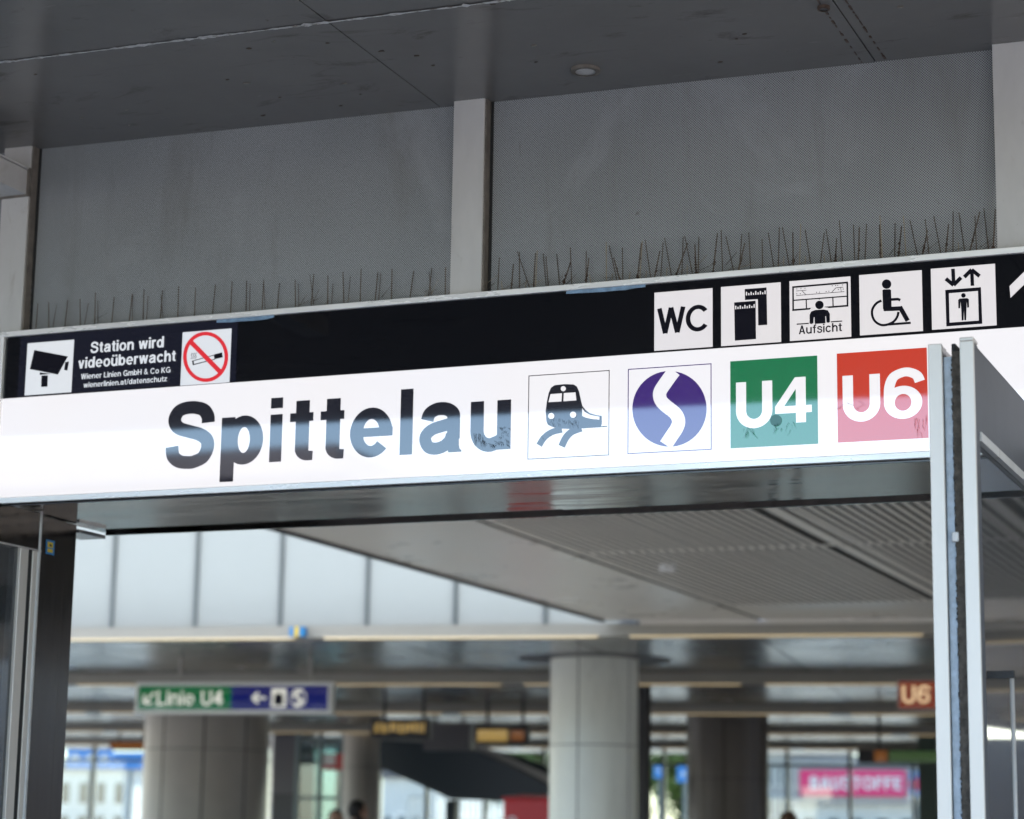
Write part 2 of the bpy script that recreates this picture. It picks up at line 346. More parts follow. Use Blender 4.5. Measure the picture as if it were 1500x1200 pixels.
# ------------------------------------------------------------------ lettering: glyphs in units of the cap height
def arc(cx, cy, rx, ry, a0, a1, n=20):
    return [(cx+rx*math.cos(math.radians(a0+(a1-a0)*i/n)), cy+ry*math.sin(math.radians(a0+(a1-a0)*i/n))) for i in range(n+1)]
def smooth(pts, n=8):
    out = []; P = [pts[0]]+list(pts)+[pts[-1]]
    for i in range(1, len(P)-2):
        p0, p1, p2, p3 = P[i-1:i+3]
        for k in range(n):
            t = k/n; out.append(tuple(.5*((2*b)+(-a+c)*t+(2*a-5*b+4*c-d)*t*t+(-a+3*b-3*c+d)*t**3) for a, b, c, d in zip(p0, p1, p2, p3)))
    return out+[tuple(pts[-1])]
def ribbon(pts, w):
    n = len(pts); L, Rr = [], []
    for i in range(n):
        a = pts[max(0, i-1)]; b = pts[min(n-1, i+1)]; dx, dy = b[0]-a[0], b[1]-a[1]; l = math.hypot(dx, dy) or 1
        ww = w(i/(n-1)) if callable(w) else w
        L.append((pts[i][0]-dy/l*ww/2, pts[i][1]+dx/l*ww/2)); Rr.append((pts[i][0]+dy/l*ww/2, pts[i][1]-dx/l*ww/2))
    return ('strip', L, Rr)
def ring(cx, cy, rx, ry, wx, wy, n=40):
    o = arc(cx, cy, rx, ry, 0, 360, n); i = arc(cx, cy, rx-wx, ry-wy, 0, 360, n); return ('strip', i, o)
def rect(x0, x1, y0, y1): return ('poly', [(x0, y0), (x1, y0), (x1, y1), (x0, y1)])
def poly(*p): return ('poly', list(p))
def seg(a, b, w): return ribbon([a, b], w)
def disc(cx, cy, r, n=28, ry=None): return ('poly', arc(cx, cy, r, ry or r, 0, 360, n)[:-1])
X = .74
def glyph(c, w=.19):
    h = w*.86; r = w/2
    def arch(x0, x1): return ribbon([(x1-r, 0), (x1-r, .25), (x1-r, .44)]+arc((x0+x1)/2+r*.35, .44, (x1-x0)/2-r*1.35, X-.44-h/2+.015, 0, 165, 14)[1:], w*.97)
    def bowl(cx, rx=.3): return ring(cx, X/2, rx, X/2+.015, w*.97, h)
    if c == ' ': return [], .28
    if c == 'i': return [rect(0, w, 0, X), rect(0, w, .835, 1)], w
    if c == 'l': return [rect(0, w, 0, 1)], w
    if c == 't': return [rect(.09, .09+w, .15, .93), ribbon(arc(.09+r+.12, .07+.10, .12, .10, 180, 265, 8)+[(.37, .068)], lambda q: w-(w-.14)*q), rect(0, .365, X-.135, X)], .37
    if c == 'S':
        return [ribbon(smooth([(.645, .68), (.632, .79), (.55, .895), (.37, .938), (.20, .905), (.125, .80), (.128, .70), (.20, .615), (.36, .555), (.52, .50), (.63, .41), (.648, .28), (.585, .14), (.46, .078), (.37, .066), (.22, .09), (.118, .18), (.092, .33)], 7), w*.95)], .745
    if c == 's':
        g, W = glyph('S', w*1.22); return [(k, [(x*.76, y*.755) for x, y in A], [(x*.76, y*.755) for x, y in B]) for k, A, B in g], .565
    if c == 'o': return [bowl(.33, .33)], .66
    if c == 'p': return [rect(0, w, -.27, X), bowl(.355)], .655
    if c == 'b': return [rect(0, w, 0, 1), bowl(.355)], .655
    if c == 'd': return [rect(.655-w, .655, 0, 1), bowl(.30)], .655
    if c == 'n': return [rect(0, w, 0, X), arch(0, .62)], .62
    if c == 'h': return [rect(0, w, 0, 1), arch(0, .62)], .62
    if c == 'm': return [rect(0, w, 0, X), arch(0, .57), arch(.57-w, .95)], .95
    if c in 'uü':
        g = [ribbon([(r, X), (r, .5), (r, .30)]+arc(.30, .30, .30-r, .30-h/2+.015, 180, 330, 14)[1:]+[(.60-w*.5, .25)], lambda q: w*.97 if q < .8 else w*(.97-.5*(q-.8)/.2)), rect(.63-w, .63, 0, X)]
        if c == 'ü': g += [rect(.10, .10+w, .85, 1.0), rect(.38, .38+w, .85, 1.0)]
        return g, .63
    if c == 'r': return [rect(0, w, 0, X), ribbon(smooth([(r, .42), (r+.03, .56), (.22, .645), (.39, .65)], 5), w*.95)], .39
    if c == 'e': return [ribbon(arc(.33, X/2, .33-r*.97, X/2+.015-h/2, -4, 318, 36), lambda t: w*.97-(w*.14)*abs(math.sin(math.radians(-4+322*t)))), rect(w*.7, .66, .305, .305+h*.74)], .665
    if c == 'c': return [ribbon(arc(.33, X/2, .33-r*.97, X/2+.015-h/2, 34, 326, 32), w*.92)], .62
    if c == 'a': return [ribbon(smooth([(.115, .50), (.15, .60), (.24, .655), (.33, .668), (.43, .65), (.515, .585), (.525, .48), (.525, .2)], 6), w*.93),
                         ribbon(smooth([(.50, .435), (.36, .405), (.20, .36), (.105, .28), (.095, .19), (.15, .095), (.26, .068), (.38, .10), (.47, .18), (.50, .27)], 6), w*.86), poly((.45, 0), (.655, 0), (.655, .022), (.625, .05), (.613, .11), (.612, .25), (.44, .25), (.435, .1))], .655
    if c == 'f': return [ribbon(smooth([(.40, .93), (.28, .925), (.195, .87), (.185, .76), (.185, .5), (.185, 0)], 6), w*.95), rect(0, .37, X-.13, X)], .39
    if c == 'v': return [seg((.095, X), (.30, .0), w), seg((.505, X), (.30, 0), w)], .6
    if c == 'w': return [seg((.09, X), (.25, 0), w*.93), seg((.43, X), (.25, 0), w*.93), seg((.43, X), (.62, 0), w*.93), seg((.78, X), (.62, 0), w*.93)], .87
    if c == 'z': return [rect(.02, .54, X-h, X), rect(0, .55, 0, h), seg((.46, X-h*.6), (.09, h*.6), w)], .55
    if c == '.': return [rect(0, w, 0, w*.95)], w
    if c == '/': return [seg((.04, -.02), (.30, 1.02), w*.7)], .34
    if c == 'W': return [seg((.085, 1), (.30, 0), w*.97), seg((.51, 1), (.30, 0), w*.97), seg((.51, 1), (.74, 0), w*.97), seg((.95, 1), (.74, 0), w*.97)], 1.04
    if c == 'C': return [ribbon(arc(.44, .5, .44-r, .515-h/2, 38, 322, 40), w*.95)], .86
    if c == 'G': return [ribbon(arc(.44, .5, .44-r, .515-h/2, 42, 345, 40), w*.95), rect(.45, .86, .37, .37+h), rect(.86-w*.8, .86, 0, .5)], .87
    if c == 'O': return [ring(.45, .5, .45, .515, w, h)], .9
    if c == 'I': return [rect(0, w, 0, 1)], w
    if c == 'L': return [rect(0, w, 0, 1), rect(0, .58, 0, h)], .58
    if c == 'H': return [rect(0, w, 0, 1), rect(.73-w, .73, 0, 1), rect(0, .73, .43, .43+h)], .73
    if c == 'K': return [rect(0, w, 0, 1), seg((.62, 1), (.1, .42), w), seg((.25, .55), (.66, 0), w)], .76
    if c == 'A': return [seg((.085, 0), (.36, 1), w), seg((.635, 0), (.36, 1), w), rect(.15, .57, .22, .22+h)], .72
    if c == 'U': return [ribbon([(r, 1), (r, .6), (r, .36)]+arc(.365, .36, .365-r, .375-h/2, 180, 360, 22)[1:]+[(.73-r, .6), (.73-r, 1)], w)], .73
    if c == 'B': return [rect(0, w, 0, 1), ribbon([(.05, 1-h/2), (.4, 1-h/2)]+arc(.4, .735, .19, .265-h/2, 90, -90, 14)+[(.05, .52)], w*.9), ribbon([(.05, .5), (.42, .5)]+arc(.42, .26, .22, .26-h/2, 90, -90, 14)+[(.05, h/2)], w*.9)], .72
    if c == 'T': return [rect(0, .64, 1-h, 1), rect(.32-r, .32+r, 0, 1)], .64
    if c == 'F': return [rect(0, w, 0, 1), rect(0, .60, 1-h, 1), rect(0, .54, .43, .43+h)], .6
    if c == 'E': return [rect(0, w, 0, 1), rect(0, .63, 1-h, 1), rect(0, .58, .43, .43+h), rect(0, .64, 0, h)], .64
    if c == '&': return [ribbon(smooth([(.70, 0), (.45, .35), (.22, .66), (.22, .86), (.34, .93), (.45, .84), (.42, .68), (.2, .46), (.1, .26), (.18, .09), (.36, .07), (.52, .2), (.62, .42)], 5), w*.8)], .74
    if c == '4': return [poly((.36, 1), (.555, 1), (.555, .375), (.66, .375), (.66, .215), (.555, .215), (.555, 0), (.375, 0), (.375, .215), (0, .215), (0, .37)), ], .66
    if c == '6': return [ring(.335, .325, .335, .34, w*.97, h), ribbon(smooth([(.635, .735), (.585, .86), (.46, .935), (.34, .94), (.18, .86), (.105, .68), (.09, .48), (.095, .33)], 7), w*.93)], .67
    return [rect(0, .5, 0, .1)], .5
def holes(c):
    return [('poly', [(.375, .74), (.375, .375), (.165, .375)])] if c == '4' else []
def art_mesh(shapes, y, step=.00012):
    """flat shapes in (x, z) on the plane y, each a hair in front of the last"""
    v, f = [], []
    for i, s in enumerate(shapes):
        yy = y-i*step; k = len(v)
        if s[0] == 'strip':
            n = len(s[1]); v += [(p[0], yy, p[1]) for p in s[1]]+[(p[0], yy, p[1]) for p in s[2]]
            f += [(k+j, k+n+j, k+n+j+1, k+j+1) for j in range(n-1)]
        else:
            v += [(p[0], yy, p[1]) for p in s[1]]; f.append(tuple(range(k, k+len(s[1]))))
    me = bpy.data.meshes.new('print'); me.from_pydata(v, [], f); me.update()
    bm = bmesh.new(); bm.from_mesh(me)
    for q in bm.faces:
        q.normal_update()
        if q.normal.y > 0: q.normal_flip()
    bmesh.ops.triangulate(bm, faces=[q for q in bm.faces if len(q.verts) > 4]); bm.to_mesh(me); bm.free()
    return me
def tr(shapes, x0, z0, sx, sz):
    return [(s[0],)+tuple([(x0+x*sx, z0+y*sz) for x, y in L] for L in s[1:]) for s in shapes]
def text_shapes(txt, x0, x1, z0, cap, w=.19, gap=.075):
    adv = 0; items = []
    for c in txt:
        g, W = glyph(c, w); items.append((g, adv)); adv += W+gap
    sx = (x1-x0)/(adv-gap); out = []
    for g, a in items: out += tr(g, x0+a*sx, z0, sx, cap)
    return out
def ink(name, shapes, y, m, parent): return link(name, art_mesh(shapes, y), m, parent)

# ------------------------------------------------------------------ the station sign
SX0, SX1 = -3.694, .35
sign = thing('station_sign', (-2.2, YS, 2.52), 'long backlit station sign reading Spittelau with pictograms above the doorway', 'sign')
bx('housing', 'dark_metal', sign, SX0, SX1, YS+.004, YS+.30, 2.53, 3.00)
bx('face_panel', 'face_white', sign, SX0+.004, SX1-.004, YS, YS+.0035, 2.536, 2.824)
bx('band_panel', 'band_black', sign, SX0+.012, SX1-.004, YS-.0012, YS+.0035, 2.8243, 3.003)
bx('top_frame', 'alu', sign, SX0-.004, SX1, YS-.011, YS+.06, 3.0035, 3.019, .0015)
bx('bottom_frame', 'alu', sign, SX0-.004, SX1, YS-.011, YS+.004, 2.519, 2.5355, .0015)
bx('end_frame', 'alu', sign, SX0-.012, SX0+.0035, YS-.009, YS+.20, 2.521, 3.017, .0015)
def zoomer(ox, oy, s, plane=YS):
    def f(p):
        q = on(ox+p[0]/s, oy+p[1]/s, 1, plane); return (q.x, q.z)
    return f
def trace(zf, shapes): return [(s[0],)+tuple([zf(p) for p in L] for L in s[1:]) for s in shapes]
Z3, Z4, Z5, Z6, Z7, Z8 = zoomer(0, 450, 3.75), zoomer(230, 530, 2.7778), zoomer(750, 500, 3.75), zoomer(1040, 490, 4.1667), zoomer(930, 370, 5), zoomer(1220, 360, 5.357)
# the station name: each letter a part of its own
zb = Z4((480, 408))[1]; cap = Z4((1015, 113))[1]-Z4((1015, 380))[1]
for c, xl, xr, yr in (('S', 40, 233, 300), ('p', 261, 432, 330), ('i', 459, 508, 330), ('t', 540, 636, 300), ('t', 664, 762, 300), ('e', 785, 960, 300), ('l', 990, 1041, 260), ('a', 1069, 1241, 280), ('u', 1275, 1440, 270)):
    g, W = glyph(c, .213); x0, x1 = Z4((xl, yr))[0], Z4((xr, yr))[0]
    ink('letter', tr(g, x0, zb, (x1-x0)/W, cap), YS-.0010, 'print_black', sign)
def tile(corners, zf, m, y, name='pictogram_tile', parent=None):
    P = [zf(p) for p in corners]; x0 = (P[0][0]+P[3][0])/2; x1 = (P[1][0]+P[2][0])/2; z1 = (P[0][1]+P[1][1])/2; z0 = (P[2][1]+P[3][1])/2
    o = bx(name, m, parent or sign, x0, x1, y, YS-.0003, z0, z1); return o, (x0, x1, z0, z1)
def frame_lines(b, t): 
    x0, x1, z0, z1 = b; return [rect(x0, x1, z1-t, z1), rect(x0, x1, z0, z0+t), rect(x0, x0+t, z0+t, z1-t), rect(x1-t, x1, z0+t, z1-t)]
# railway
t, b = tile([(90, 188), (535, 160), (537, 628), (88, 650)], Z5, 'face_white', YS-.0010)
tag(t, 'black framed railway pictogram after the name')
ink('border', frame_lines(b, .0022), YS-.0014, 'print_black', t)
body = [(190, 440), (186, 385), (192, 335), (202, 287), (215, 256), (235, 242), (290, 236), (340, 238), (358, 250), (369, 275), (379, 320), (387, 355), (405, 378), (430, 396), (468, 407), (494, 410), (495, 452), (489, 471), (400, 479), (330, 483), (250, 480), (215, 468), (198, 459)]
ink('symbol', trace(Z5, [poly(*body), ribbon(smooth([(150, 572), (178, 530), (220, 500), (275, 486)]), 34), ribbon(smooth([(274, 578), (296, 532), (330, 498), (382, 478)]), 38), ribbon([(380, 477), (524, 468)], 6)]), YS-.0014, 'print_black', t)
for q in ([poly((214, 292), (277, 287), (274, 332), (203, 336)), poly((287, 286), (351, 282), (356, 326), (285, 331)), disc(284, 262, 14), disc(218, 412, 17), disc(338, 405, 17),
     poly((388, 368), (402, 390), (432, 406), (483, 416), (483, 432), (440, 428), (405, 420), (388, 411))],): [ink('symbol_window', trace(Z5, [u]), YS-.0032, 'face_white', t) for u in q]
# suburban railway emblem
t, b = tile([(635, 153), (1095, 122), (1100, 596), (638, 621)], Z5, 'face_white', YS-.0010)
tag(t, 'violet round emblem split by a white S curve')
ink('border', frame_lines(b, .0024), YS-.0014, 's_violet', t)
ink('symbol', trace(Z5, [disc(866, 372, 204, 56, 208)]), YS-.0014, 's_violet', t)
ink('symbol_curve', trace(Z5, [ribbon(smooth([(893, 164), (876, 186), (843, 232), (817, 272), (812, 300), (822, 330), (850, 358), (893, 392), (912, 420), (916, 450), (904, 482), (880, 518), (846, 570)], 6), 73)]), YS-.0018, 'face_white', t)
# line tiles
for corners, m, dig, ux, dx, lab in (([(121, 167), (652, 128), (664, 666), (130, 697)], 'u4_green', '4', ((160, 426), (382, 426), (288, 565)), ((398, 400), (622, 400), (263, 540)), 'green U4 line tile'),
                                ([(771, 119), (1322, 80), (1336, 632), (785, 660)], 'u6_red', '6', ((811, 390), (1040, 390), (247, 525)), ((1062, 370), (1296, 370), (215, 512)), 'orange red U6 line tile')):
    t, b = tile(corners, Z6, m, YS-.0012); tag(t, lab)
    for ch, (pl, pr, (yt, yb)) in (('U', ux), (dig, dx)):
        x0, x1 = Z6(pl)[0], Z6(pr)[0]; xm = (pl[0]+pr[0])/2; z1, z0 = Z6((xm, yt))[1], Z6((xm, yb))[1]
        g, W = glyph(ch, .205 if ch == 'U' else .195)
        o = ink('letter', tr(g, x0, z0, (x1-x0)/W, z1-z0), YS-.0016, 'face_white', t)
        if holes(ch): ink('letter_counter', tr(holes(ch), x0, z0, (x1-x0)/W, z1-z0), YS-.0020, m, t)
    if dig == '4': ink('dark_disc', trace(Z6, [disc(404, 526, 36)]), YS-.0024, 'disc_green', t)  # small round dark green disc on the tile
# small white tiles in the black band
def small(corners, zf, lab): 
    t, b = tile(corners, zf, 'tile_white', YS-.0028); tag(t, lab); return t
YI = YS-.0032
t = small([(145, 297), (568, 262), (573, 690), (145, 723)], Z7, 'white WC tile')
x0, x1 = Z7((165, 500))[0], Z7((550, 480))[0]; z0, z1 = Z7((360, 584))[1], Z7((360, 398))[1]
ink('lettering', text_shapes('WC', x0, x1, z0, z1-z0, .175, .0), YI, 'tile_black', t)
t = small([(632, 255), (1067, 220), (1075, 655), (635, 688)], Z7, 'white tile with two black tickets')
ink('symbol', trace(Z7, [poly((807, 270), (967, 258), (972, 532), (906, 536), (903, 344), (809, 350)), poly((730, 368), (887, 355), (890, 636), (735, 648))]), YI, 'tile_black', t)
bars = []
for (ax, ay), (ex, ey) in (((737, 406), (880, 395)), ((816, 305), (960, 295))):
    for i in range(9):
        k = i/8; x = ax+(ex-8-ax)*k; y = ay+(ey-ay)*k; hh = (26, 16, 24, 14)[i % 4]; bars.append(poly((x, y+12), (x+9, y+12), (x+9, y+12-hh), (x, y+12-hh)))
for u in bars: ink('symbol_window', trace(Z7, [u]), YI-.0006, 'tile_white', t)
zpx = zoomer(0, 0, 1)
t = small([(1156.4, 413), (1245.2, 405), (1248, 493), (1158, 500.5)], zpx, 'white Aufsicht tile with a clerk below a track diagram')
W2 = lambda a, b_, w_: seg(a, b_, w_)
sh = [poly((1161, 420), (1242.5, 413), (1242.8, 415.6), (1161, 422.6)), poly((1161, 453.6), (1243.3, 447), (1243.3, 449.6), (1161, 456.2)), poly((1161, 422), (1163.4, 422), (1163.6, 455), (1161.2, 455)), poly((1240.4, 415), (1242.9, 415), (1243.3, 449), (1240.8, 449)),
      poly((1162, 439.8), (1241.5, 433.6), (1241.6, 435.4), (1162, 441.6)), W2((1181.5, 439), (1182, 454), 1.7), W2((1220.5, 436), (1221, 451), 1.7), W2((1200.5, 437), (1201, 442), 1.6),
      W2((1167, 433.6), (1237.5, 427.9), .8), W2((1167, 427), (1182, 425.8), .7), W2((1175, 426.4), (1181, 432.2), .8), W2((1219, 429), (1225, 422.4), .8), W2((1225, 422.4), (1236, 421.4), .8), W2((1232, 421.6), (1233, 428), .7)]
for (x, y) in ((1168, 424), (1174, 423.5), (1180, 423), (1168, 431.2), (1173, 431), (1197, 429), (1201, 428.8), (1211, 428), (1215, 427.6), (1220, 419.6), (1225, 419.2), (1228, 419), (1235, 418.5), (1229, 425), (1236, 424.5)): sh.append(disc(x, y, .75, 8))
ink('symbol', trace(zpx, sh), YI, 'tile_black', t)
ink('symbol_window', trace(Z7, [disc(1356, 388, 40, 24), ribbon([(1270, 500), (1272, 450), (1300, 420), (1356, 410), (1415, 418), (1444, 445), (1446, 495)], 22)]), YI-.0022, 'tile_white', t)
ink('symbol_clerk', trace(Z7, [disc(1356, 388, 31, 24), poly((1284, 524), (1284, 460), (1296, 436), (1326, 425), (1388, 421), (1418, 428), (1432, 452), (1433, 512), (1422, 519), (1408, 516), (1404, 470), (1399, 470), (1400, 522), (1322, 527), (1320, 478), (1314, 478), (1312, 520), (1300, 528)),
     ribbon([(1190, 529), (1278, 523)], 8), ribbon([(1440, 512), (1522, 506)], 8)]), YI-.0026, 'tile_black', t)
x0, x1 = zpx((1170.6, 490))[0], zpx((1234, 486))[0]; z0, z1 = zpx((1202, 488))[1], zpx((1202, 475.4))[1]
ink('lettering', text_shapes('Aufsicht', x0, x1, z0, z1-z0, .165, .10), YI, 'tile_black', t)
t = small([(205, 235), (695, 193), (712, 668), (218, 708)], Z8, 'white wheelchair tile')
ink('symbol', trace(Z8, [disc(424, 304, 37), ribbon(smooth([(425, 345), (426, 380), (428, 440), (430, 500)]), lambda q: 68 if .06 < q else 50), ribbon([(400, 500), (470, 498), (545, 494)], 34), ribbon([(528, 482), (590, 592)], 36), ribbon([(455, 426), (512, 422), (532, 430)], 21),
     ribbon(smooth([(384, 434), (345, 455), (314, 500), (312, 550), (335, 597), (380, 624), (430, 622), (480, 598), (508, 560), (518, 522)], 6), 19), ribbon([(430, 622), (614, 608)], 18)]), YI, 'tile_black', t)
t = small([(768, 185), (1270, 143), (1290, 625), (782, 662)], Z8, 'white lift tile with arrows over a person in a frame')
sh = [poly((884, 350), (1163, 328), (1164, 356), (886, 378)), poly((891, 608), (1174, 588), (1175, 615), (893, 636)), poly((884, 350), (912, 348), (919, 634), (893, 636)), poly((1140, 330), (1164, 328), (1175, 615), (1148, 617)),
      disc(1027, 393, 18), poly((986, 428), (998, 418), (1056, 414), (1070, 424), (1071, 486), (1057, 490), (1053, 440), (1051, 500), (1049, 587), (1034, 588), (1031, 510), (1028, 588), (1013, 590), (1010, 500), (1004, 440), (1001, 494), (987, 494)),
      seg((945, 184), (950, 300), 29), ribbon([(889, 262), (950, 313)], 30), ribbon([(1009, 253), (950, 313)], 30), seg((1098, 318), (1093, 205), 28), ribbon([(1034, 250), (1092, 192)], 30), ribbon([(1154, 243), (1092, 192)], 30)]
ink('symbol', trace(Z8, sh), YI, 'tile_black', t)
ink('arrow', trace(Z8, [poly((1388, 320), (1580, 130), (1580, 232), (1396, 412)), poly((1580, 130), (1790, 290), (1796, 382), (1580, 232)), poly((1550, 215), (1612, 215), (1622, 540), (1556, 545))]), YS-.0032, 'tile_white', sign)
# notice stuck on the left end
P = [Z3(p) for p in ((115, 195), (1308, 112), (1302, 415), (112, 496))]
note = bx('notice_plate', 'plate_black', sign, P[0][0], P[1][0], YS-.0024, YS-.0013, 2.8262, 3.001); tag(note, 'dark video surveillance and no smoking notice')
def stick(c): 
    P = [Z3(p) for p in c]; return bx('notice_tile', 'sticker_white', note, (P[0][0]+P[3][0])/2, (P[1][0]+P[2][0])/2, YS-.0030, YS-.0025, (P[2][1]+P[3][1])/2, (P[0][1]+P[1][1])/2)
t = stick([(155, 200), (410, 180), (395, 468), (138, 487)])
ink('camera_symbol', trace(Z3, [poly((192, 237), (377, 272), (322, 372), (168, 342)), poly((362, 304), (383, 300), (374, 350), (356, 346)), poly((222, 360), (285, 368), (240, 372), (222, 373)), poly((232, 378), (267, 376), (265, 438), (230, 440))]), YS-.0034, 'tile_black', note)
t = stick([(1007, 138), (1276, 120), (1262, 415), (993, 432)])
ink('cigarette_symbol', trace(Z3, [poly((1058, 296), (1180, 263), (1186, 289), (1062, 321), ), poly((1180, 261), (1223, 250), (1227, 277), (1186, 287))]+[ribbon(smooth([(1052+k*11, 286), (1060+k*11, 275), (1054+k*11, 264), (1062+k*11, 253)], 4), 3) for k in range(3)]), YS-.0034, 'tile_black', note)
ink('cigarette_paper', trace(Z3, [poly((1068, 298), (1178, 268), (1182, 286), (1070, 314))]), YS-.0040, 'sticker_white', note)
ink('ban_ring', trace(Z3, [ring(1134, 275, 124, 138, 20, 20, 56), ribbon([(1052, 192), (1216, 360)], 26)]), YS-.0044, 'ban_red', note)
for txt, l, r_, hz, wt in (('Station wird', (500, 251), (905, 226), 60, .19), ('videoüberwacht', (432, 335), (971, 303), 60, .19), ('Wiener Linien GmbH & Co KG', (448, 393), (945, 367), 30, .17), ('wienerlinien.at/datenschutz', (462, 442), (927, 413), 29, .17)):
    a, b = Z3(l), Z3(r_); mid = ((l[0]+r_[0])/2, (l[1]+r_[1])/2); h1 = Z3((mid[0], mid[1]-hz))[1]-Z3(mid)[1]
    ink('lettering', text_shapes(txt, a[0], b[0], (a[1]+b[1])/2, h1, wt, .085), YS-.0034, 'sticker_white', note)
for xa, xb, ya, yb in ((318, 402, 474, 468), (830, 946, 434, 424)):      # remains of a peeled blue film under the top frame
    a, b = on(xa, ya, 1, YS), on(xb, yb, 1, YS); pts = []
    for k in range(9): q = k/8; pts.append((a.x+(b.x-a.x)*q, YS-.0030, 3.0034))
    for k in range(8, -1, -1): q = k/8; pts.append((a.x+(b.x-a.x)*q, YS-.0030, 2.9965-.004*math.sin(q*math.pi)+random.uniform(-.0012, .0012)))
    MB().prism(pts, (0, -.0008, 0)).build('film_remnant', 'film_blue', sign)

# worn and scratched print
mat('worn_black', (.012, .013, .02), .75, var=.5, vscale=200); mat('worn_green', (.0, .06, .06), .75); mat('worn_red', (.22, .02, .05), .75)
rw = random.Random(21)
def scratches(zf, x0, x1, y0, y1, n, wmax, m, lean=.08, ln=(10, 40)):
    sh = []
    for _ in range(n):
        x, y, l = rw.uniform(x0, x1), rw.uniform(y0, y1), rw.uniform(*ln); a = rw.gauss(0, lean)
        sh.append(ribbon(smooth([(x, y), (x+l*a+rw.uniform(-2, 2), y+l*.5), (x+l*a*2, y+l)], 3), lambda q, k=rw.uniform(.4, 1)*wmax: k*(1-.7*q)))
    o = ink('scratches', trace(zf, sh), YS-.0046, m, sign); o['kind'] = 'stuff'
scratches(Z4, 1290, 1330, 290, 330, 12, 2, 'worn_black', .1, (10, 36)); scratches(Z4, 1322, 1385, 318, 345, 20, 2.6, 'worn_black', .3, (5, 16)); scratches(Z4, 1394, 1434, 264, 340, 26, 2.6, 'worn_black', .5, (4, 14))
scratches(Z5, 200, 370, 425, 462, 30, 2.4, 'worn_black', .15, (8, 26)); scratches(Z5, 160, 215, 510, 545, 5, 2, 'worn_black', .3, (6, 14))
scratches(Z6, 205, 290, 560, 610, 12, 2.5, 'worn_green', .2, (20, 50)); scratches(Z6, 380, 510, 530, 590, 16, 2.5, 'worn_green', .2, (12, 40))
scratches(Z6, 1240, 1330, 480, 600, 14, 2.6, 'worn_red', .08, (25, 70)); scratches(Z6, 790, 950, 400, 450, 8, 3, 'worn_red', .8, (14, 40))

# ------------------------------------------------------------------ bird spikes on the sign
t = thing('bird_spike_strip', (-2.2, YS+.03, 3.019), 'dirty bird spikes standing along the top edge of the station sign', 'bird spikes')
bx('base_strip', 'debris', t, SX0+.01, -.70, YS+.026, YS+.040, 3.0188, 3.0215)
rg = random.Random(11)
def spike(x, y, dx, h, r, m, n=5): r *= 1.2; return MB().tube((x, y, 3.0205), (x+dx, y+rg.uniform(-.012, .012), 3.0205+h), r, r*.75, n).build('spike', m, t)
def clump(x, y, z, r, m='debris'):
    bm = bmesh.new(); bmesh.ops.create_icosphere(bm, subdivisions=1, radius=r)
    for v in bm.verts: v.co *= rg.uniform(.5, 1.35); v.co.z *= 1.3; v.co += Vector((x, y, z))
    me = bpy.data.meshes.new('debris'); bm.to_mesh(me); bm.free(); return link('debris', me, m, t)
x = SX0+.03
while x < -.76:
    right = x > -2.22; h = rg.uniform(.098, .118) if right else rg.uniform(.082, .102)
    y = YS+.033
    if right:
        s1 = spike(x, y-.004, rg.gauss(0, .006), h*rg.uniform(.8, 1.05), .0013, rg.choice(['spike', 'spike', 'spike_pale']))
        if rg.random() < .7: spike(x+.028, y+.006, -.016+rg.gauss(0, .012), h*rg.uniform(.92, 1.02), .0012, 'spike')
        if rg.random() < .8:
            xx = x+.040; dx = rg.gauss(.009, .010); hh = h*rg.uniform(.62, .95); spike(xx, y-.008, dx, hh, .0017, 'spike')
            for k in range(rg.randint(5, 10)):
                q = rg.uniform(.02, .62); clump(xx+dx*q, y-.008, 3.0205+hh*q, rg.uniform(.0016, .0042)*(1.25-q))
        if rg.random() < .5: spike(x+.012, y+.004, rg.uniform(-.003, .003), h*.3, .0011, 'spike_pale')
        x += rg.uniform(.036, .066)
    else:
        spike(x, y, rg.uniform(-.006, .006), h, .0014, 'spike')
        if rg.random() < .45: spike(x+.008, y+.005, rg.uniform(-.012, .012), h*rg.uniform(.8, 1), .0009, 'spike')
        if rg.random() < .4: clump(x, y-.002, 3.024, rg.uniform(.003, .0055))
        x += rg.uniform(.042, .058)
for i in range(60):                              # loose strands and nest straw caught between the wires
    xx = rg.uniform(-2.25, -.75) if i < 44 else rg.uniform(SX0+.1, -2.3); a = rg.uniform(-1.1, 1.1); l = rg.uniform(.012, .05); z = 3.022+abs(rg.gauss(0, .012))
    MB().tube((xx, YS+.03+rg.uniform(-.01, .01), z), (xx+math.cos(a)*l, YS+.03+rg.uniform(-.012, .012), z+abs(math.sin(a))*l), .0007, .0004, 4).build('straw', rg.choice(['debris', 'spike', 'spike_pale']), t)
for i in range(90):
    clump(rg.uniform(SX0+.05, -.75), YS+rg.uniform(.024, .04), 3.022, rg.uniform(.0015, .004))

# ------------------------------------------------------------------ portal beam under and behind the sign
t = thing('portal_beam', (-2, YS+.3, 2.5), 'polished steel beam carrying the sign over the doorway', 'beam')
bx('soffit_plate', 'inox_mirror', t, SX0-.03, -2.183, YS+.012, 5.770, 2.5215, 2.5285)
bx('soffit_plate', 'inox_mirror', t, -2.180, SX1, YS+.012, 5.770, 2.5205, 2.5280)
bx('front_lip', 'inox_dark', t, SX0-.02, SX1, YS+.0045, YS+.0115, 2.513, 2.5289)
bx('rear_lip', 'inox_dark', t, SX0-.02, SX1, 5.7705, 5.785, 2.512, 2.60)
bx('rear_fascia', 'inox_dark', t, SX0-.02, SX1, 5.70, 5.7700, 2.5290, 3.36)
bx('bracket_plate', 'ceil_metal', t, -3.80, -3.712, 5.62, 5.768, 2.500, 2.511)
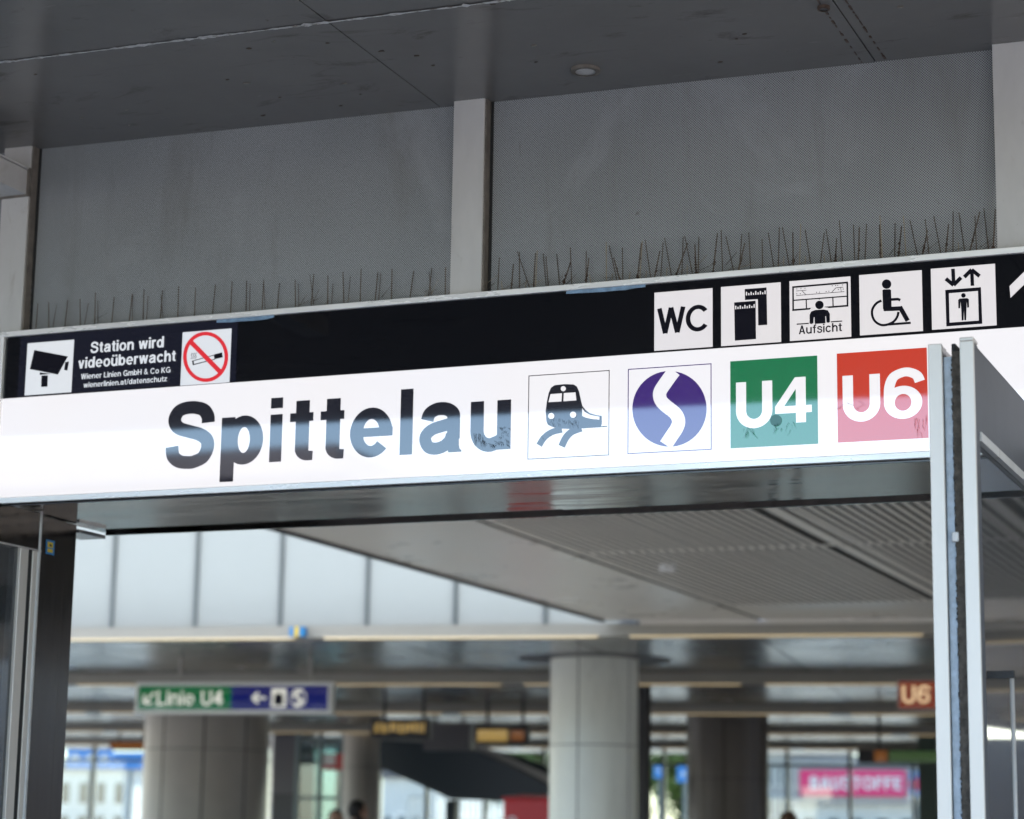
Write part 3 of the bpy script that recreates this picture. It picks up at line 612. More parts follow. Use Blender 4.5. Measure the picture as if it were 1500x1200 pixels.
# left jamb
t = thing('door_jamb', (-3.75, 5.45, G), 'dark polished steel jamb with a small blue and yellow sticker', 'door jamb')
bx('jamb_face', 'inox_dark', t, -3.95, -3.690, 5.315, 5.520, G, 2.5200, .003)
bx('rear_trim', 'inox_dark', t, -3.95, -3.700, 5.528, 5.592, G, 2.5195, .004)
bx('front_trim', 'post', t, -3.95, -3.632, 5.301, 5.312, G, 2.5195, .003)
q0, q1 = on(67.5, 790, 0, -3.689), on(79, 814, 0, -3.689)
st = MB().add([(-3.6885, q0.y, q0.z), (-3.6885, q1.y, q0.z-.0), (-3.6885, q1.y, q1.z), (-3.6885, q0.y, q1.z)], [(0, 1, 2, 3)]).build('sticker', 'sticker_blue', t)
ym, zm, hy, hz = (q0.y+q1.y)/2, (q0.z+q1.z)/2, abs(q1.y-q0.y)/2, abs(q1.z-q0.z)/2
for (z0, z1) in ((-.05, .72), (-.70, -.22)):
    MB().quad((-3.6880, ym-hy*.62, zm+hz*z0), (-3.6880, ym+hy*.62, zm+hz*z0), (-3.6880, ym+hy*.62, zm+hz*z1), (-3.6880, ym-hy*.62, zm+hz*z1)).build('sticker_print', 'sticker_yellow', st)
MB().quad((-3.6877, ym-hy*.25, zm+hz*.2), (-3.6877, ym+hy*.3, zm+hz*.12), (-3.6877, ym+hy*.25, zm+hz*.4), (-3.6877, ym-hy*.2, zm+hz*.46)).build('sticker_print', 'rubber', st)
# right jamb, beyond the frame
t = thing('door_jamb', (-.55, 5.45, G), 'dark polished steel jamb behind the folded glass door', 'door jamb')
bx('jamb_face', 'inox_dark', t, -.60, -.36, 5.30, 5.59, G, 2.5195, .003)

# ------------------------------------------------------------------ folding doors, both folded open at right angles to the front
def leaf(parent, x0, x1, y0, y1, ztop, rail, stile, gx, m_edge, m_face, far=True):
    """one leaf standing in the plane x0..x1; its near upright is the edge seen from outside"""
    o = MB().box(x0, x1, y0, y0+.012, G+.01, ztop).build('leaf', m_edge, parent, .0015)
    bx('stile', m_face, o, x0+.001, x1-.001, y0+.0125, y0+stile, G+.012, ztop-.002)
    bx('stile', m_face, o, x0+.001, x1-.001, y1-stile, y1, G+.012, ztop-.002)
    bx('top_rail', m_face, o, x0+.002, x1-.002, y0+stile+.0003, y1-stile-.0003, ztop-rail, ztop-.003)
    bx('bottom_rail', m_face, o, x0+.002, x1-.002, y0+stile+.0003, y1-stile-.0003, G+.012, G+.20)
    bx('glass', 'door_glass', o, gx-.003, gx+.003, y0+stile, y1-stile, G+.2, ztop-rail)
    return o
rt = thing('folding_door', (-.83, 4.8, G), 'folded glass door with two pale edge profiles standing out beside the sign', 'door', 'folding doors')
ZT = 2.624
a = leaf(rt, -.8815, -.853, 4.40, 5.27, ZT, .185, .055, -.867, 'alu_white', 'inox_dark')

b = leaf(rt, -.8165, -.7885, 4.40, 5.27, ZT+.002, .185, .055, -.8025, 'alu_white', 'grey_door')
bx('bead', 'post', b, -.7990, -.7860, 4.456, 5.214, ZT-.197, ZT-.178)
bx('hinge_cap', 'alu_white', b, -.8165, -.7885, 4.40, 4.452, ZT+.0021, ZT+.010, .002)
# brush seal in the gap: a pale bristle row and a dark one
m = MB(); z = G+.02
rb = random.Random(5)
while z < ZT-.03:
    q = rb.gauss(0, .0009); m.box(-.8525, -.837+q, 4.417, 4.43, z, z+.005); z += .0051
m.build('brush', 'brush_pale', rt)
m = MB(); z = G+.02
while z < ZT-.02:
    q = rb.gauss(0, .0009); m.box(-.8355+q, -.8170, 4.412, 4.436, z, z+.005); z += .0051
m.build('brush', 'brush_hair', rt)
bx('top_pivot', 'rubber', rt, -.838, -.829, 4.425, 4.60, ZT-.05, ZT+.004, .002)
bx('lock_bolt', 'post', rt, -.842, -.828, 4.404, 4.4115, 2.215, 2.235, .003)
ph = MB()
q0, q1 = on(1482, 985, 0, -.74), on(1480, 1200, 0, -.74)
ph.tube((-.74, q0.y, q0.z+.0), (-.74, q0.y, .95), .0045, n=10).build('pull_handle', 'alu_white', rt, smooth=True)  # slim pale upright bar standing off the leaf
bx('handle_bracket', 'rubber', rt, -.7886, -.735, q0.y-.008, q0.y+.008, q0.z-.012, q0.z+.003)
bx('handle_bracket', 'rubber', rt, -.7886, -.735, q0.y-.008, q0.y+.008, 1.0, 1.015)
# left
lt = thing('folding_door', (-3.65, 4.9, G), 'folded glass door beside the dark steel jamb with the sticker', 'door', 'folding doors')
XL = -3.635
yl = lambda p: on(p, 850, 0, XL).y
o = bx('leaf', 'alu_white', lt, XL-.03, XL-.002, yl(29), yl(41), G+.01, 2.405, .002)
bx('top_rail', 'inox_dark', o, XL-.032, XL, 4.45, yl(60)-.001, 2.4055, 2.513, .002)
bx('rail_bead', 'inox_trim', o, XL-.020, XL+.002, 4.45, yl(58), 2.4005, 2.4053)
bx('seal', 'rubber', o, XL-.03, XL-.006, yl(41)+.0003, yl(47.5)-.0003, G+.012, 2.404)
bx('stile', 'alu_white', o, XL-.03, XL-.002, yl(47.5), yl(59), G+.01, 2.4045, .002)
bx('glass', 'door_glass', o, XL-.018, XL-.012, 4.50, yl(29)-.0005, G+.2, 2.404)
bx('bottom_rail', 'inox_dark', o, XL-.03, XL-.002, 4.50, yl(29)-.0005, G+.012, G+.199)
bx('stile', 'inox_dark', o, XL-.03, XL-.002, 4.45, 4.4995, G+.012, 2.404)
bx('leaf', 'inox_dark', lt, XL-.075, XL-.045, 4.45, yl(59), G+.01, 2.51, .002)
# wall left of the sign, outside the picture
tag(bx('wall', 'facade_dark', None, -9, -3.96, 5.30, 5.65, G, 3.0), 'dark wall beyond the left door jamb', 'wall')

# ------------------------------------------------------------------ station hall: near ceiling
ZC = 3.36
hall = tag(MB().box(-6.07, 9, 5.79, 16.3, ZC+.008, ZC+.35).build('hall_ceiling', 'slat_gap'), 'suspended ceiling of the station hall', kind='structure')
yb = lambda x: 16.577+(x+8.7)*.1495
MB().prism([(-6.065, 5.79, ZC-.002), (-4.845, 5.79, ZC-.002), (-4.845, yb(-4.845), ZC-.002), (-6.065, yb(-6.065), ZC-.002)], (0, 0, .0095)).build('ceiling_panel', 'ceil_panel', hall)
MB().prism([(-4.80, 16.06, ZC-.002), (9, 16.06, ZC-.002), (9, yb(9), ZC-.002), (-4.80, yb(-4.80), ZC-.002)], (0, 0, .0095)).build('ceiling_panel', 'ceil_panel', hall)
bx('edge_trim', 'dark_metal', hall, -6.10, -6.066, 5.79, 16.9, ZC-.02, ZC+.06)
for k in range(16):
    y = 9.2+k*.5+random.uniform(-.05, .05); bx('edge_clip', 'beam', hall, -6.118, -6.1005, y, y+.1, ZC-.012, ZC+.03)
bx('panel_joint', 'joint', hall, -4.8445, -4.8005, 16.0, yb(-4.85)-.01, ZC+.0005, ZC+.0078)
PIT = .064
slat_me = {}
for (x0, x1) in ((-4.795, -3.088), (-3.045, -1.345), (-1.302, .405), (.448, 2.165)):
    for (y0, y1) in ((5.80, 12.845), (12.915, 16.055)):
        bx('slat_border', 'slat', hall, x0, x0+.03, y0, y1, ZC, ZC+.0075); bx('slat_border', 'slat', hall, x1-.075, x1, y0, y1, ZC, ZC+.0075)
        n = int((x1-x0-.135)/PIT); key = (y0, y1)
        if key not in slat_me:
            q = MB().add([(xx, y, z) for y in (y0, y1) for xx, z in ((-.0125, 0), (.0125, 0), (.0135, .0075), (-.0135, .0075))], [(0, 1, 5, 4), (1, 2, 6, 5), (3, 0, 4, 7), (0, 3, 2, 1), (4, 5, 6, 7), (2, 3, 7, 6)])
            me = bpy.data.meshes.new('slat'); me.from_pydata(q.v, [], q.f); me.materials.append(MATS['slat']); slat_me[key] = me
        for i in range(n):
            o = bpy.data.objects.new('slat', slat_me[key]); C.objects.link(o); o.parent = hall; o.location = (x0+.06+i*PIT, 0, ZC+random.uniform(-.001, .001))
    bx('cross_strip', 'slat', hall, x0, x1, 12.846, 12.914, ZC+.001, ZC+.0075)
    bx('cross_joint', 'joint', hall, x0, x1, 12.876, 12.882, ZC-.0006, ZC+.0008)
q = on(978, 833, 2, ZC-.02)
o = disc_ring(MB(), (q.x, q.y), 0, .055, ZC-.035, ZC+.01).build('smoke_detector', 'white_paint'); tag(o, 'small round white smoke detector on the slatted ceiling', 'smoke detector')

# ------------------------------------------------------------------ rows of beams with lamp strips, turned 8.5 degrees
TH = math.radians(8.5); ce, se = math.cos(TH), math.sin(TH)
E_, N_ = (ce, se), (-se, ce); O_ = (-8.7, 16.58)
def ro(a, b): return (O_[0]+E_[0]*a+N_[0]*b, O_[1]+E_[1]*a+N_[1]*b)
ROW = 5.65
labs = ['pale ceiling beam carrying the bright clerestory panes', 'pale ceiling beam just behind the round grey column', 'pale ceiling beam behind the wide clad pillar', 'pale ceiling beam over the stairs', 'pale ceiling beam along the glazed far wall']
for k in range(5):
    b = k*ROW; t = thing('ceiling_beam', (*ro(0, b), 3.25), labs[k], 'beam', 'ceiling beams')
    MB().obox(O_, E_, N_, -16, 14, b, b+.30, 3.240, 3.326 if k == 0 else 3.357).build('beam_face', 'beam', t)
    a = -15.5+k*.4
    while a < 13:
        MB().obox(O_, E_, N_, a, a+2.35, b-.006, b+.05, 3.224, 3.2395).build('lamp_strip', 'lamp_strip', t); a += 2.62
    if k < 4 or 1:
        bay = tag(MB().obox(O_, E_, N_, -17, 15, b+.31, b+ROW-.01, ZC+.03, ZC+.05).build('bay_ceiling', 'joint'), 'dark metal ceiling bay of the hall', kind='structure')
        a = -16.8; j = 0
        while a < 14:
            MB().obox(O_, E_, N_, a, a+1.69, b+.312, b+ROW*.5-.01, ZC, ZC+.028).build('ceiling_panel', 'ceil_metal', bay)
            MB().obox(O_, E_, N_, a, a+1.69, b+ROW*.5+.01, b+ROW-.012, ZC, ZC+.028).build('ceiling_panel', 'ceil_metal', bay); a += 1.71; j += 1
roof = tag(MB().obox(O_, E_, N_, -17, 15, .32, 28.4, 3.412, 3.45).build('hall_roof', 'facade_white'), 'pale flat roof over the station hall', kind='structure')  # unseen, added pale to throw light on the lower clerestory panes
sk = thing('skylight', (-12, 11, 5.5), 'opal glass skylight over the open part of the hall', 'skylight')  # unseen, added to spread sun and sky into neutral hall light
for i in range(7):
    x = -17.6+i*1.65; bx('pane', 'sky_opal', sk, x+.02, x+1.63, 5.8, 16.4, 5.50, 5.52); bx('bar', 'mullion', sk, x-.02, x+.02, 5.8, 16.6, 5.46, 5.56)
bx('upstand', 'facade_white', sk, -6.09, -6.03, 5.8, 16.9, ZC+.06, 5.5)
# clerestory panes above the first beam
t = thing('clerestory', (*ro(-4, .2), ZC), 'row of tall opal glass panes above the first ceiling beam', 'window')
PW = .772; a0 = (on(549, 915, 2, ZC).x-O_[0])/ce
for i in range(-7, 3):
    a = a0+i*PW
    MB().obox(O_, E_, N_, a+.016, a+PW-.016, .035, .047, 3.3355, 5.4).build('pane', 'opal_glass', t)
    MB().obox(O_, E_, N_, a-.016, a+.016, .015, .068, 3.3355, 5.4).build('mullion', 'mullion', t)
MB().obox(O_, E_, N_, a0-7*PW, a0+3*PW, .002, .10, 3.3265, 3.335).build('sill', 'beam', t)
tag(MB().obox(O_, E_, N_, a0+3*PW+.02, 18, .001, .28, 3.3265, 3.75).build('bulkhead', 'ceil_panel'), 'pale bulkhead above the first ceiling beam', kind='structure')
q = on(428, 921, 2, 3.30); p = ro((q.x-O_[0])/ce, 0)
t = thing('beam_marker', (p[0], p[1], 3.25), 'small yellow and blue marker fixed to the first ceiling beam', 'marker')
for dx, m_ in ((-.045, 'sticker_blue'), (0, 'sticker_yellow'), (.045, 'sticker_blue')): bx('block', m_, t, p[0]+dx-.022, p[0]+dx+.022, p[1]-.07, p[1]-.004, 3.242, 3.322)

# ------------------------------------------------------------------ columns
def column(name, px0, px1, py_top, Y, m, label, joints, nseg, phase=0, collar=False):
    A, B = on(px0, 1100, 1, Y), on(px1, 1100, 1, Y)
    c = Vector(((A.x+B.x)/2, Y, 0)); d = Vector((c.x, c.y)).normalized(); r = (B.x-A.x)*.5*abs(d.y)*1.0
    t = thing(name, (c.x, c.y, G), label, 'column')
    lv = [G]+[on((px0+px1)/2, j, 1, Y).z for j in joints]+[ZC+.02]
    for i in range(len(lv)-1):
        for k in range(nseg):
            t0 = phase+2*math.pi*k/nseg+.012; t1 = phase+2*math.pi*(k+1)/nseg-.012; mm = MB(); n = 10
            for j in range(n):
                u0, u1 = t0+(t1-t0)*j/n, t0+(t1-t0)*(j+1)/n
                mm.quad((c.x+r*math.cos(u0), c.y+r*math.sin(u0), lv[i]+.004), (c.x+r*math.cos(u1), c.y+r*math.sin(u1), lv[i]+.004), (c.x+r*math.cos(u1), c.y+r*math.sin(u1), lv[i+1]-.004), (c.x+r*math.cos(u0), c.y+r*math.sin(u0), lv[i+1]-.004))
            me = bpy.data.meshes.new('cladding_panel'); me.from_pydata(mm.v, [], mm.f); link('cladding_panel', me, m, t, smooth=True)
    MB().tube((c.x, c.y, G), (c.x, c.y, ZC+.02), r-.012, n=40).build('core', 'joint', t)
    if collar: MB().tube((c.x, c.y, ZC-.006), (c.x, c.y, ZC+.01), r*1.75, n=40).build('collar', 'grey_box', t)
    return t, c, r
column('round_column', 805, 935, 960, 20.7, 'column', 'round light grey column with a dark collar at the ceiling', [1093], 5, math.radians(-90.5), True)
column('clad_pillar', 212, 396, 1045, 27.0, 'column_brown', 'wide brownish clad pillar behind the green and blue sign', [1100], 9, .3)
column('dark_column', 1006, 1126, 1078, 31.0, 'column_dark', 'wide dark brown column before the far glazing', [1142], 8, .2)
column('slim_column', 503, 560, 1045, 33.0, 'column_brown', 'slim brown column beside the glass lift', [1124], 5, .4)
o = on(942, 1100, 1, 25.5); t = thing('dark_pier', (o.x, 25.5, G), 'narrow dark pier just right of the round grey column', 'pier')
bx('shaft', 'dark_metal', t, o.x-.07, o.x+.07, 25.4, 25.6, G, ZC+.01, .004)

o0, o1 = on(400, 1100, 1, 36), on(437, 1100, 1, 36); t = thing('dark_filler', ((o0.x+o1.x)/2, 36, G), 'tall dark cabinet between the wide clad pillar and the lift', 'cabinet')  # added block that darkens the bright gap here
bx('case', 'grey_box', t, o0.x, o1.x, 36, 36.6, G, ZC+.005, .01); bx('edge_strip', 'alu', t, o0.x-.06, o0.x-.001, 36, 36.1, G, ZC+.004); bx('door', 'dark_metal', t, o0.x+.05, o1.x-.05, 35.97, 35.999, G+.1, 2.3)  # the pale strip stands in for a bright edge reflection
# ------------------------------------------------------------------ hanging signs; built in their own frame, turned with the rows
def hang(name, px0, px1, py0, py1, Y, label, cat, rot=TH, rods=(.22, .88), depth=.12, frame='white_frame', fr=.04, group=None):
    A, B = on(px0, py0, 1, Y), on(px1, py1, 1, Y); Wd, Hd = (B.x-A.x), A.z-B.z
    t = thing(name, ((A.x+B.x)/2, Y, B.z), label, cat, group); t.rotation_euler = (0, 0, rot)
    LOCAL[0] = True
    bx('case', frame, t, -Wd/2, Wd/2, 0, depth, 0, Hd, .004)
    for q in rods:
        x = -Wd/2+Wd*q; MB().tube((x, depth/2, Hd-.01), (x, depth/2, ZC-B.z+.01), .022, n=10).build('rod', 'beam' if frame == 'white_frame' else 'dark_metal', t)
    LOCAL[0] = False
    return t, Wd, Hd, fr
def face(t, name, m, x0, x1, z0, z1, y=-.004):
    LOCAL[0] = True; o = bx(name, m, t, x0, x1, y, y+.0035, z0, z1); LOCAL[0] = False; return o
def lett(t, name, shapes, m, y):
    LOCAL[0] = True; o = ink(name, shapes, y, m, t); LOCAL[0] = False; return o
t, Wd, Hd, fr = hang('direction_sign', 209, 476, 1001, 1045, 19.75, 'hanging green and blue direction sign reading Linie U4', 'sign')
xm = -Wd/2+Wd*.495
face(t, 'green_panel', 'u4_small', -Wd/2+fr, xm, fr, Hd-fr); face(t, 'blue_panel', 'blue_small', xm+.002, Wd/2-fr, fr, Hd-fr)
lett(t, 'lettering', text_shapes('Linie U4', -Wd/2+Wd*.115, -Wd/2+Wd*.455, Hd*.27, Hd*.46, .17, .09), 'text_glow', -.006)
ax = -Wd/2+Wd*.075; az = Hd*.5; s = Hd*.17
lett(t, 'arrow', [ribbon([(ax+s, az+s), (ax-s*.8, az-s*.8)], s*.45), ribbon([(ax-s, az+s*.6), (ax-s, az-s)], s*.45), ribbon([(ax-s, az-s), (ax+s*.6, az-s)], s*.45)], 'text_glow', -.006)
ax = -Wd/2+Wd*.64
lett(t, 'arrow', [ribbon([(ax-s*1.2, az), (ax+s*1.3, az)], s*.5), ribbon([(ax-s*1.4, az), (ax-s*.2, az+s)], s*.5), ribbon([(ax-s*1.4, az), (ax-s*.2, az-s)], s*.5)], 'text_glow', -.006)
o = face(t, 'pictogram_tile', 'text_glow', -Wd/2+Wd*.70, -Wd/2+Wd*.775, Hd*.2, Hd*.8, -.008)
lett(t, 'symbol', [disc(-Wd/2+Wd*.737, Hd*.5, Hd*.15), rect(-Wd/2+Wd*.715, -Wd/2+Wd*.76, Hd*.27, Hd*.42)], 'print_black', -.010)
cx, cz = -Wd/2+Wd*.835, Hd*.5
lett(t, 'symbol', [ring(cx, cz, Hd*.27, Hd*.29, .012, .012, 30), ribbon(smooth([(cx+.04, cz+Hd*.25), (cx-.04, cz+Hd*.1), (cx+.04, cz-Hd*.1), (cx-.04, cz-Hd*.25)], 6), .035)], 'text_glow', -.008)
t, Wd, Hd, fr = hang('line_sign', 1317, 1590, 998, 1039, 20.4, 'hanging brown U6 sign beside the folded door', 'sign', rods=(.3, .8), frame='column_brown', fr=.012)
face(t, 'brown_panel', 'u6_brown', -Wd/2+fr, Wd/2-fr, fr, Hd-fr)
lett(t, 'lettering', text_shapes('U6', -Wd/2+Wd*.025, -Wd/2+Wd*.175, Hd*.22, Hd*.60, .18, .09), 'text_warm', -.006)
lett(t, 'lettering', text_shapes('Info', -Wd/2+Wd*.495, -Wd/2+Wd*.72, Hd*.22, Hd*.60, .18, .09), 'text_warm', -.006)
for (a, b_, c_, d_, Y, lab, m_, g_) in ((545, 626, 1053, 1082, 25.5, 'dark departure display with greenish yellow lettering over the stairs', 'amber_glow', 1), (697, 772, 1064, 1090, 26.5, 'dark departure display with an amber panel beside the round column', 'amber_glow', 2)):
    t, Wd, Hd, fr = hang('departure_display', a, b_, c_, d_, Y, lab, 'display', frame='dark_metal', fr=.03, group='departure displays')
    if g_ == 1:
        sh = []; rr = random.Random(4); x = -Wd/2+.06
        while x < Wd/2-.08:
            ww = rr.uniform(.02, .05); sh.append(rect(x, x+ww, Hd*rr.uniform(.25, .4), Hd*rr.uniform(.65, .85))); x += ww+rr.uniform(.012, .03)
        lett(t, 'lettering', sh, m_, -.006)
    else:
        face(t, 'panel', m_, -Wd/2+.04, -Wd/2+Wd*.62, Hd*.15, Hd*.8); face(t, 'panel', 'orange_small', -Wd/2+Wd*.68, Wd/2-.06, Hd*.2, Hd*.75)
t, Wd, Hd, fr = hang('direction_sign', 1258, 1400, 1098, 1119, 30, 'long dark hanging sign with orange and green fields', 'sign', frame='dark_metal', fr=.02)
face(t, 'panel', 'orange_small', -Wd/2+Wd*.17, -Wd/2+Wd*.30, .02, Hd-.02); face(t, 'panel', 'green_glow', -Wd/2+Wd*.32, Wd/2-.02, .02, Hd-.02)
t, Wd, Hd, fr = hang('direction_sign', 163, 212, 1086, 1099, 33, 'small hanging sign with an orange field beside the wide clad pillar', 'sign', frame='dark_metal', fr=.02)
face(t, 'panel', 'orange_small', -Wd/2+.02, Wd/2-.02, .02, Hd-.02)
t, Wd, Hd, fr = hang('departure_display', 1455, 1530, 1120, 1142, 27, 'dark departure display with amber lettering seen through the folded door', 'display', frame='dark_metal', group='departure displays')
lett(t, 'lettering', [rect(-Wd/2+.03+k*.075, -Wd/2+.08+k*.075, Hd*.25, Hd*(.7 if k % 3 else .82)) for k in range(int((Wd-.1)/.075))], 'amber_glow', -.006)
t, Wd, Hd, fr = hang('display_cabinet', 622, 686, 1059, 1099, 27.5, 'grey display cabinet hanging above the stairs', 'cabinet', frame='grey_box', rods=(.2, .8), depth=.3)

# ------------------------------------------------------------------ stairs, lift, ticket machine
Y = 30.5; pz = lambda p: on(p[0], p[1], 1, Y)
t = thing('staircase', (pz((680, 1180)).x, Y, G), 'dark blue staircase side descending to the right behind the hall', 'stairs')
prof = [(556, 1084), (640, 1088), (700, 1101), (760, 1128), (806, 1152), (806, 1176), (660, 1171), (610, 1148), (556, 1124)]
MB().prism([pz(p) for p in prof], (0, .12, 0)).build('side_panel', 'navy_steel', t)
MB().prism([pz(p)+Vector((0, 1.7, 0)) for p in prof], (0, .12, 0)).build('side_panel', 'navy_steel', t)
MB().prism([pz(p)+Vector((0, .125, 0)) for p in [(690, 1096), (700, 1091), (810, 1140), (810, 1154), (760, 1130)]], (0, .06, 0)).build('handrail', 'pale_rail', t)
for k in range(12):
    q = pz((560+k*20, 1126+k*4)); bx('step', 'grey_box', t, q.x-.14, q.x+.14, Y+.125, Y+1.69, q.z-.02, q.z+.03)
q = pz((640, 1171)); bx('support', 'navy_steel', t, q.x-.08, q.x+.08, Y+.5, Y+.7, G, q.z, .01)
Y = 34.0; A, B = on(436, 1080, 1, Y), on(502, 1080, 1, Y)
t = thing('glass_lift', (A.x, Y, G), 'glass lift shaft with teal panes beside the slim brown column', 'lift')
for x in (A.x, (A.x+B.x)/2, B.x): bx('post', 'teal_frame', t, x-.035, x+.035, Y, Y+.08, G, 3.34)
for z in (1.1, 2.2, 3.2): bx('transom', 'teal_frame', t, A.x, B.x, Y+.01, Y+.07, z-.03, z+.03)
for x0, x1 in ((A.x+.036, (A.x+B.x)/2-.036), ((A.x+B.x)/2+.036, B.x-.036)):
    for z0, z1 in ((G, 1.07), (1.13, 2.17), (2.23, 3.17)): bx('pane', 'lift_glass', t, x0, x1, Y+.03, Y+.042, z0, z1)
bx('rear_wall', 'teal_frame', t, A.x, B.x, Y+1.5, Y+1.55, G, 3.3)
Y = 33.5; A, B = on(474, 1104, 1, Y), on(508, 1128, 1, Y)
t = thing('notice_board', (A.x, Y, B.z), 'small red and white notice on the lift glass', 'notice')
bx('board', 'red_paint', t, A.x, B.x, Y, Y+.48, B.z, A.z); bx('white_patch', 'white_paint', t, A.x, A.x+.22, Y-.004, Y-.0005, B.z+.08, A.z-.01)
Y = 21.6; A, B = on(737, 1166, 1, Y), on(830, 1166, 1, Y)
t = thing('ticket_machine', ((A.x+B.x)/2, Y, G), 'bright red machine beside the round grey column', 'machine')
bx('body', 'red_paint', t, A.x, B.x, Y, Y+.55, G, A.z-.03, .02)
MB().prism([(A.x, Y-.03, A.z-.03), (B.x, Y-.03, A.z-.03), (B.x, Y+.58, A.z+.01), (A.x, Y+.58, A.z+.01)], (0, 0, .02)).build('hood', 'red_paint', t)
bx('screen', 'window_dark', t, A.x+.08, B.x-.08, Y-.012, Y-.001, 1.15, 1.50)
xx, zz = on(750, 1202, 1, Y).x, on(750, 1204, 1, Y).z
ink('emblem', [ring(xx, zz, .06, .06, .018, .018, 24), disc(xx, zz, .018)], Y-.004, 'white_paint', t)
# tall bar fence beyond the stairs
Y = 46.0; A, B = on(598, 1166, 1, Y), on(740, 1166, 1, Y)
t = thing('bar_fence', ((A.x+B.x)/2, Y, G), 'pale upright bar fence seen under the stairs', 'fence')
bx('rail', 'white_frame', t, A.x, B.x, Y, Y+.04, A.z-.05, A.z); bx('rail', 'white_frame', t, A.x, B.x, Y, Y+.04, .4, .45)
n = 18
for k in range(n+1): x = A.x+(B.x-A.x)*k/n; bx('bar', 'white_frame', t, x-.022, x+.022, Y+.041, Y+.07, G, A.z)

# ------------------------------------------------------------------ glazed far wall of the hall
b = 25.2
t = thing('glazed_wall', (*ro(0, b), G), 'glazed wall at the far end of the hall', 'window')
n = 23; s = 1.2; a0 = -18
for i in range(n+1):
    a = a0+i*s; MB().obox(O_, E_, N_, a-.035, a+.035, b, b+.12, G, 3.36).build('mullion', 'mullion', t)
    if i < n:
        for z0, z1 in ((G+.05, 1.15), (1.21, 3.0), (3.06, 3.34)): MB().obox(O_, E_, N_, a+.036, a+s-.036, b+.05, b+.06, z0, z1).build('pane', 'hall_glass', t)
for z in (1.18, 3.03): MB().obox(O_, E_, N_, a0, a0+n*s, b+.02, b+.10, z-.03, z+.03).build('transom', 'mullion', t)
o = on(1361, 1150, 1, 36.0); t = thing('green_post', (o.x, 36, G), 'dark green steel post behind the pale door edge', 'post')
bx('shaft', 'green_steel', t, o.x-.16, o.x+.14, 35.9, 36.2, G, ZC+.01, .01)

q = on(1378, 1150, 1, 38.0)
tag(bx('wall', 'column_dark', None, q.x, 9.0, 38.0, 38.3, G, ZC+.02), 'dark end wall behind the folded glass door', 'wall')  # added to keep bright outdoors out of the door glass
tag(bx('wall', 'ceil_panel', None, 9.0, 9.3, 7.5, 42, G, ZC+.3), 'grey side wall of the hall beyond the right jamb', 'wall')  # unseen, added to give the door glass a more neutral reflection
# ------------------------------------------------------------------ outdoors beyond the hall
def building(name, px0, px1, py_top, Y, label, wall, roof, nx, nz, wins=True, depth=12, band=None):
    A, B = on(px0, py_top, 1, Y), on(px1, py_top, 1, Y); t = thing(name, ((A.x+B.x)/2, Y, G), label, 'building'); H = A.z
    bx('wall', wall, t, A.x, B.x, Y, Y+depth, G, H)
    bx('roof', roof, t, A.x-.4, B.x+.4, Y-.4, Y+depth+.4, H+.001, H+.5)
    if wins:
        for i in range(nx):
            for j in range(nz):
                x = A.x+(B.x-A.x)*(i+.5)/nx; z = G+1.0+(H-1.2)*j/nz; wd = (B.x-A.x)/nx*.28
                o = bx('window', 'white_frame', t, x-wd, x+wd, Y-.06, Y-.002, z, z+min(1.7, (H-1.2)/nz*.7)); bx('pane', 'window_dark', o, x-wd+.08, x+wd-.08, Y-.09, Y-.0605, z+.08, z+min(1.7, (H-1.2)/nz*.7)-.08)
    return t, A, B
t, A, B = building('shop_building', 1168, 1345, 1122, 110, 'low shop with a pink Baustoffe sign across its grey roof band', 'facade_white', 'roof_grey', 5, 1)
bx('roof_band', 'facade_grey', t, A.x-.2, B.x+.2, 109.4, 109.99, on(1250, 1178, 1, 110).z, A.z+.3)
S0, S1 = on(1172, 1128, 1, 109.3), on(1327, 1167, 1, 109.3)
o = bx('sign_board', 'sign_pink', t, S0.x, S1.x, 109.2, 109.39, S1.z, S0.z)
Hh = S0.z-S1.z; ww = S1.x-S0.x
ink('lettering', text_shapes('BAUSTOFFE', S0.x+ww*.10, S1.x-ww*.03, S1.z+Hh*.25, Hh*.5, .22, .12), 109.19, 'white_paint', o)
S0, S1 = on(1333, 1131, 1, 108), on(1351, 1167, 1, 108)
t = thing('advert_board', (S0.x, 108, G), 'blue and pink advertising board next to the Baustoffe sign', 'billboard')
bx('panel', 'sign_blue', t, S0.x, S1.x, 108, 108.2, S1.z, S0.z); ink('print', [disc((S0.x+S1.x)/2, (S0.z+S1.z)/2, .3)], 107.98, 'sign_pink', t); bx('pole', 'mullion', t, S0.x+.2, S0.x+.4, 108.01, 108.19, G, S1.z)
building('apartment_building', 1105, 1166, 1104, 125, 'grey apartment block standing left of the low shop', 'facade_grey', 'roof_grey', 4, 3)
building('apartment_building', 60, 190, 1128, 120, 'white house with a dark roof behind the blue boards', 'facade_white', 'roof_grey', 5, 2)
building('warehouse', 560, 640, 1140, 130, 'white warehouse beyond the bar fence', 'facade_white', 'roof_grey', 4, 1)
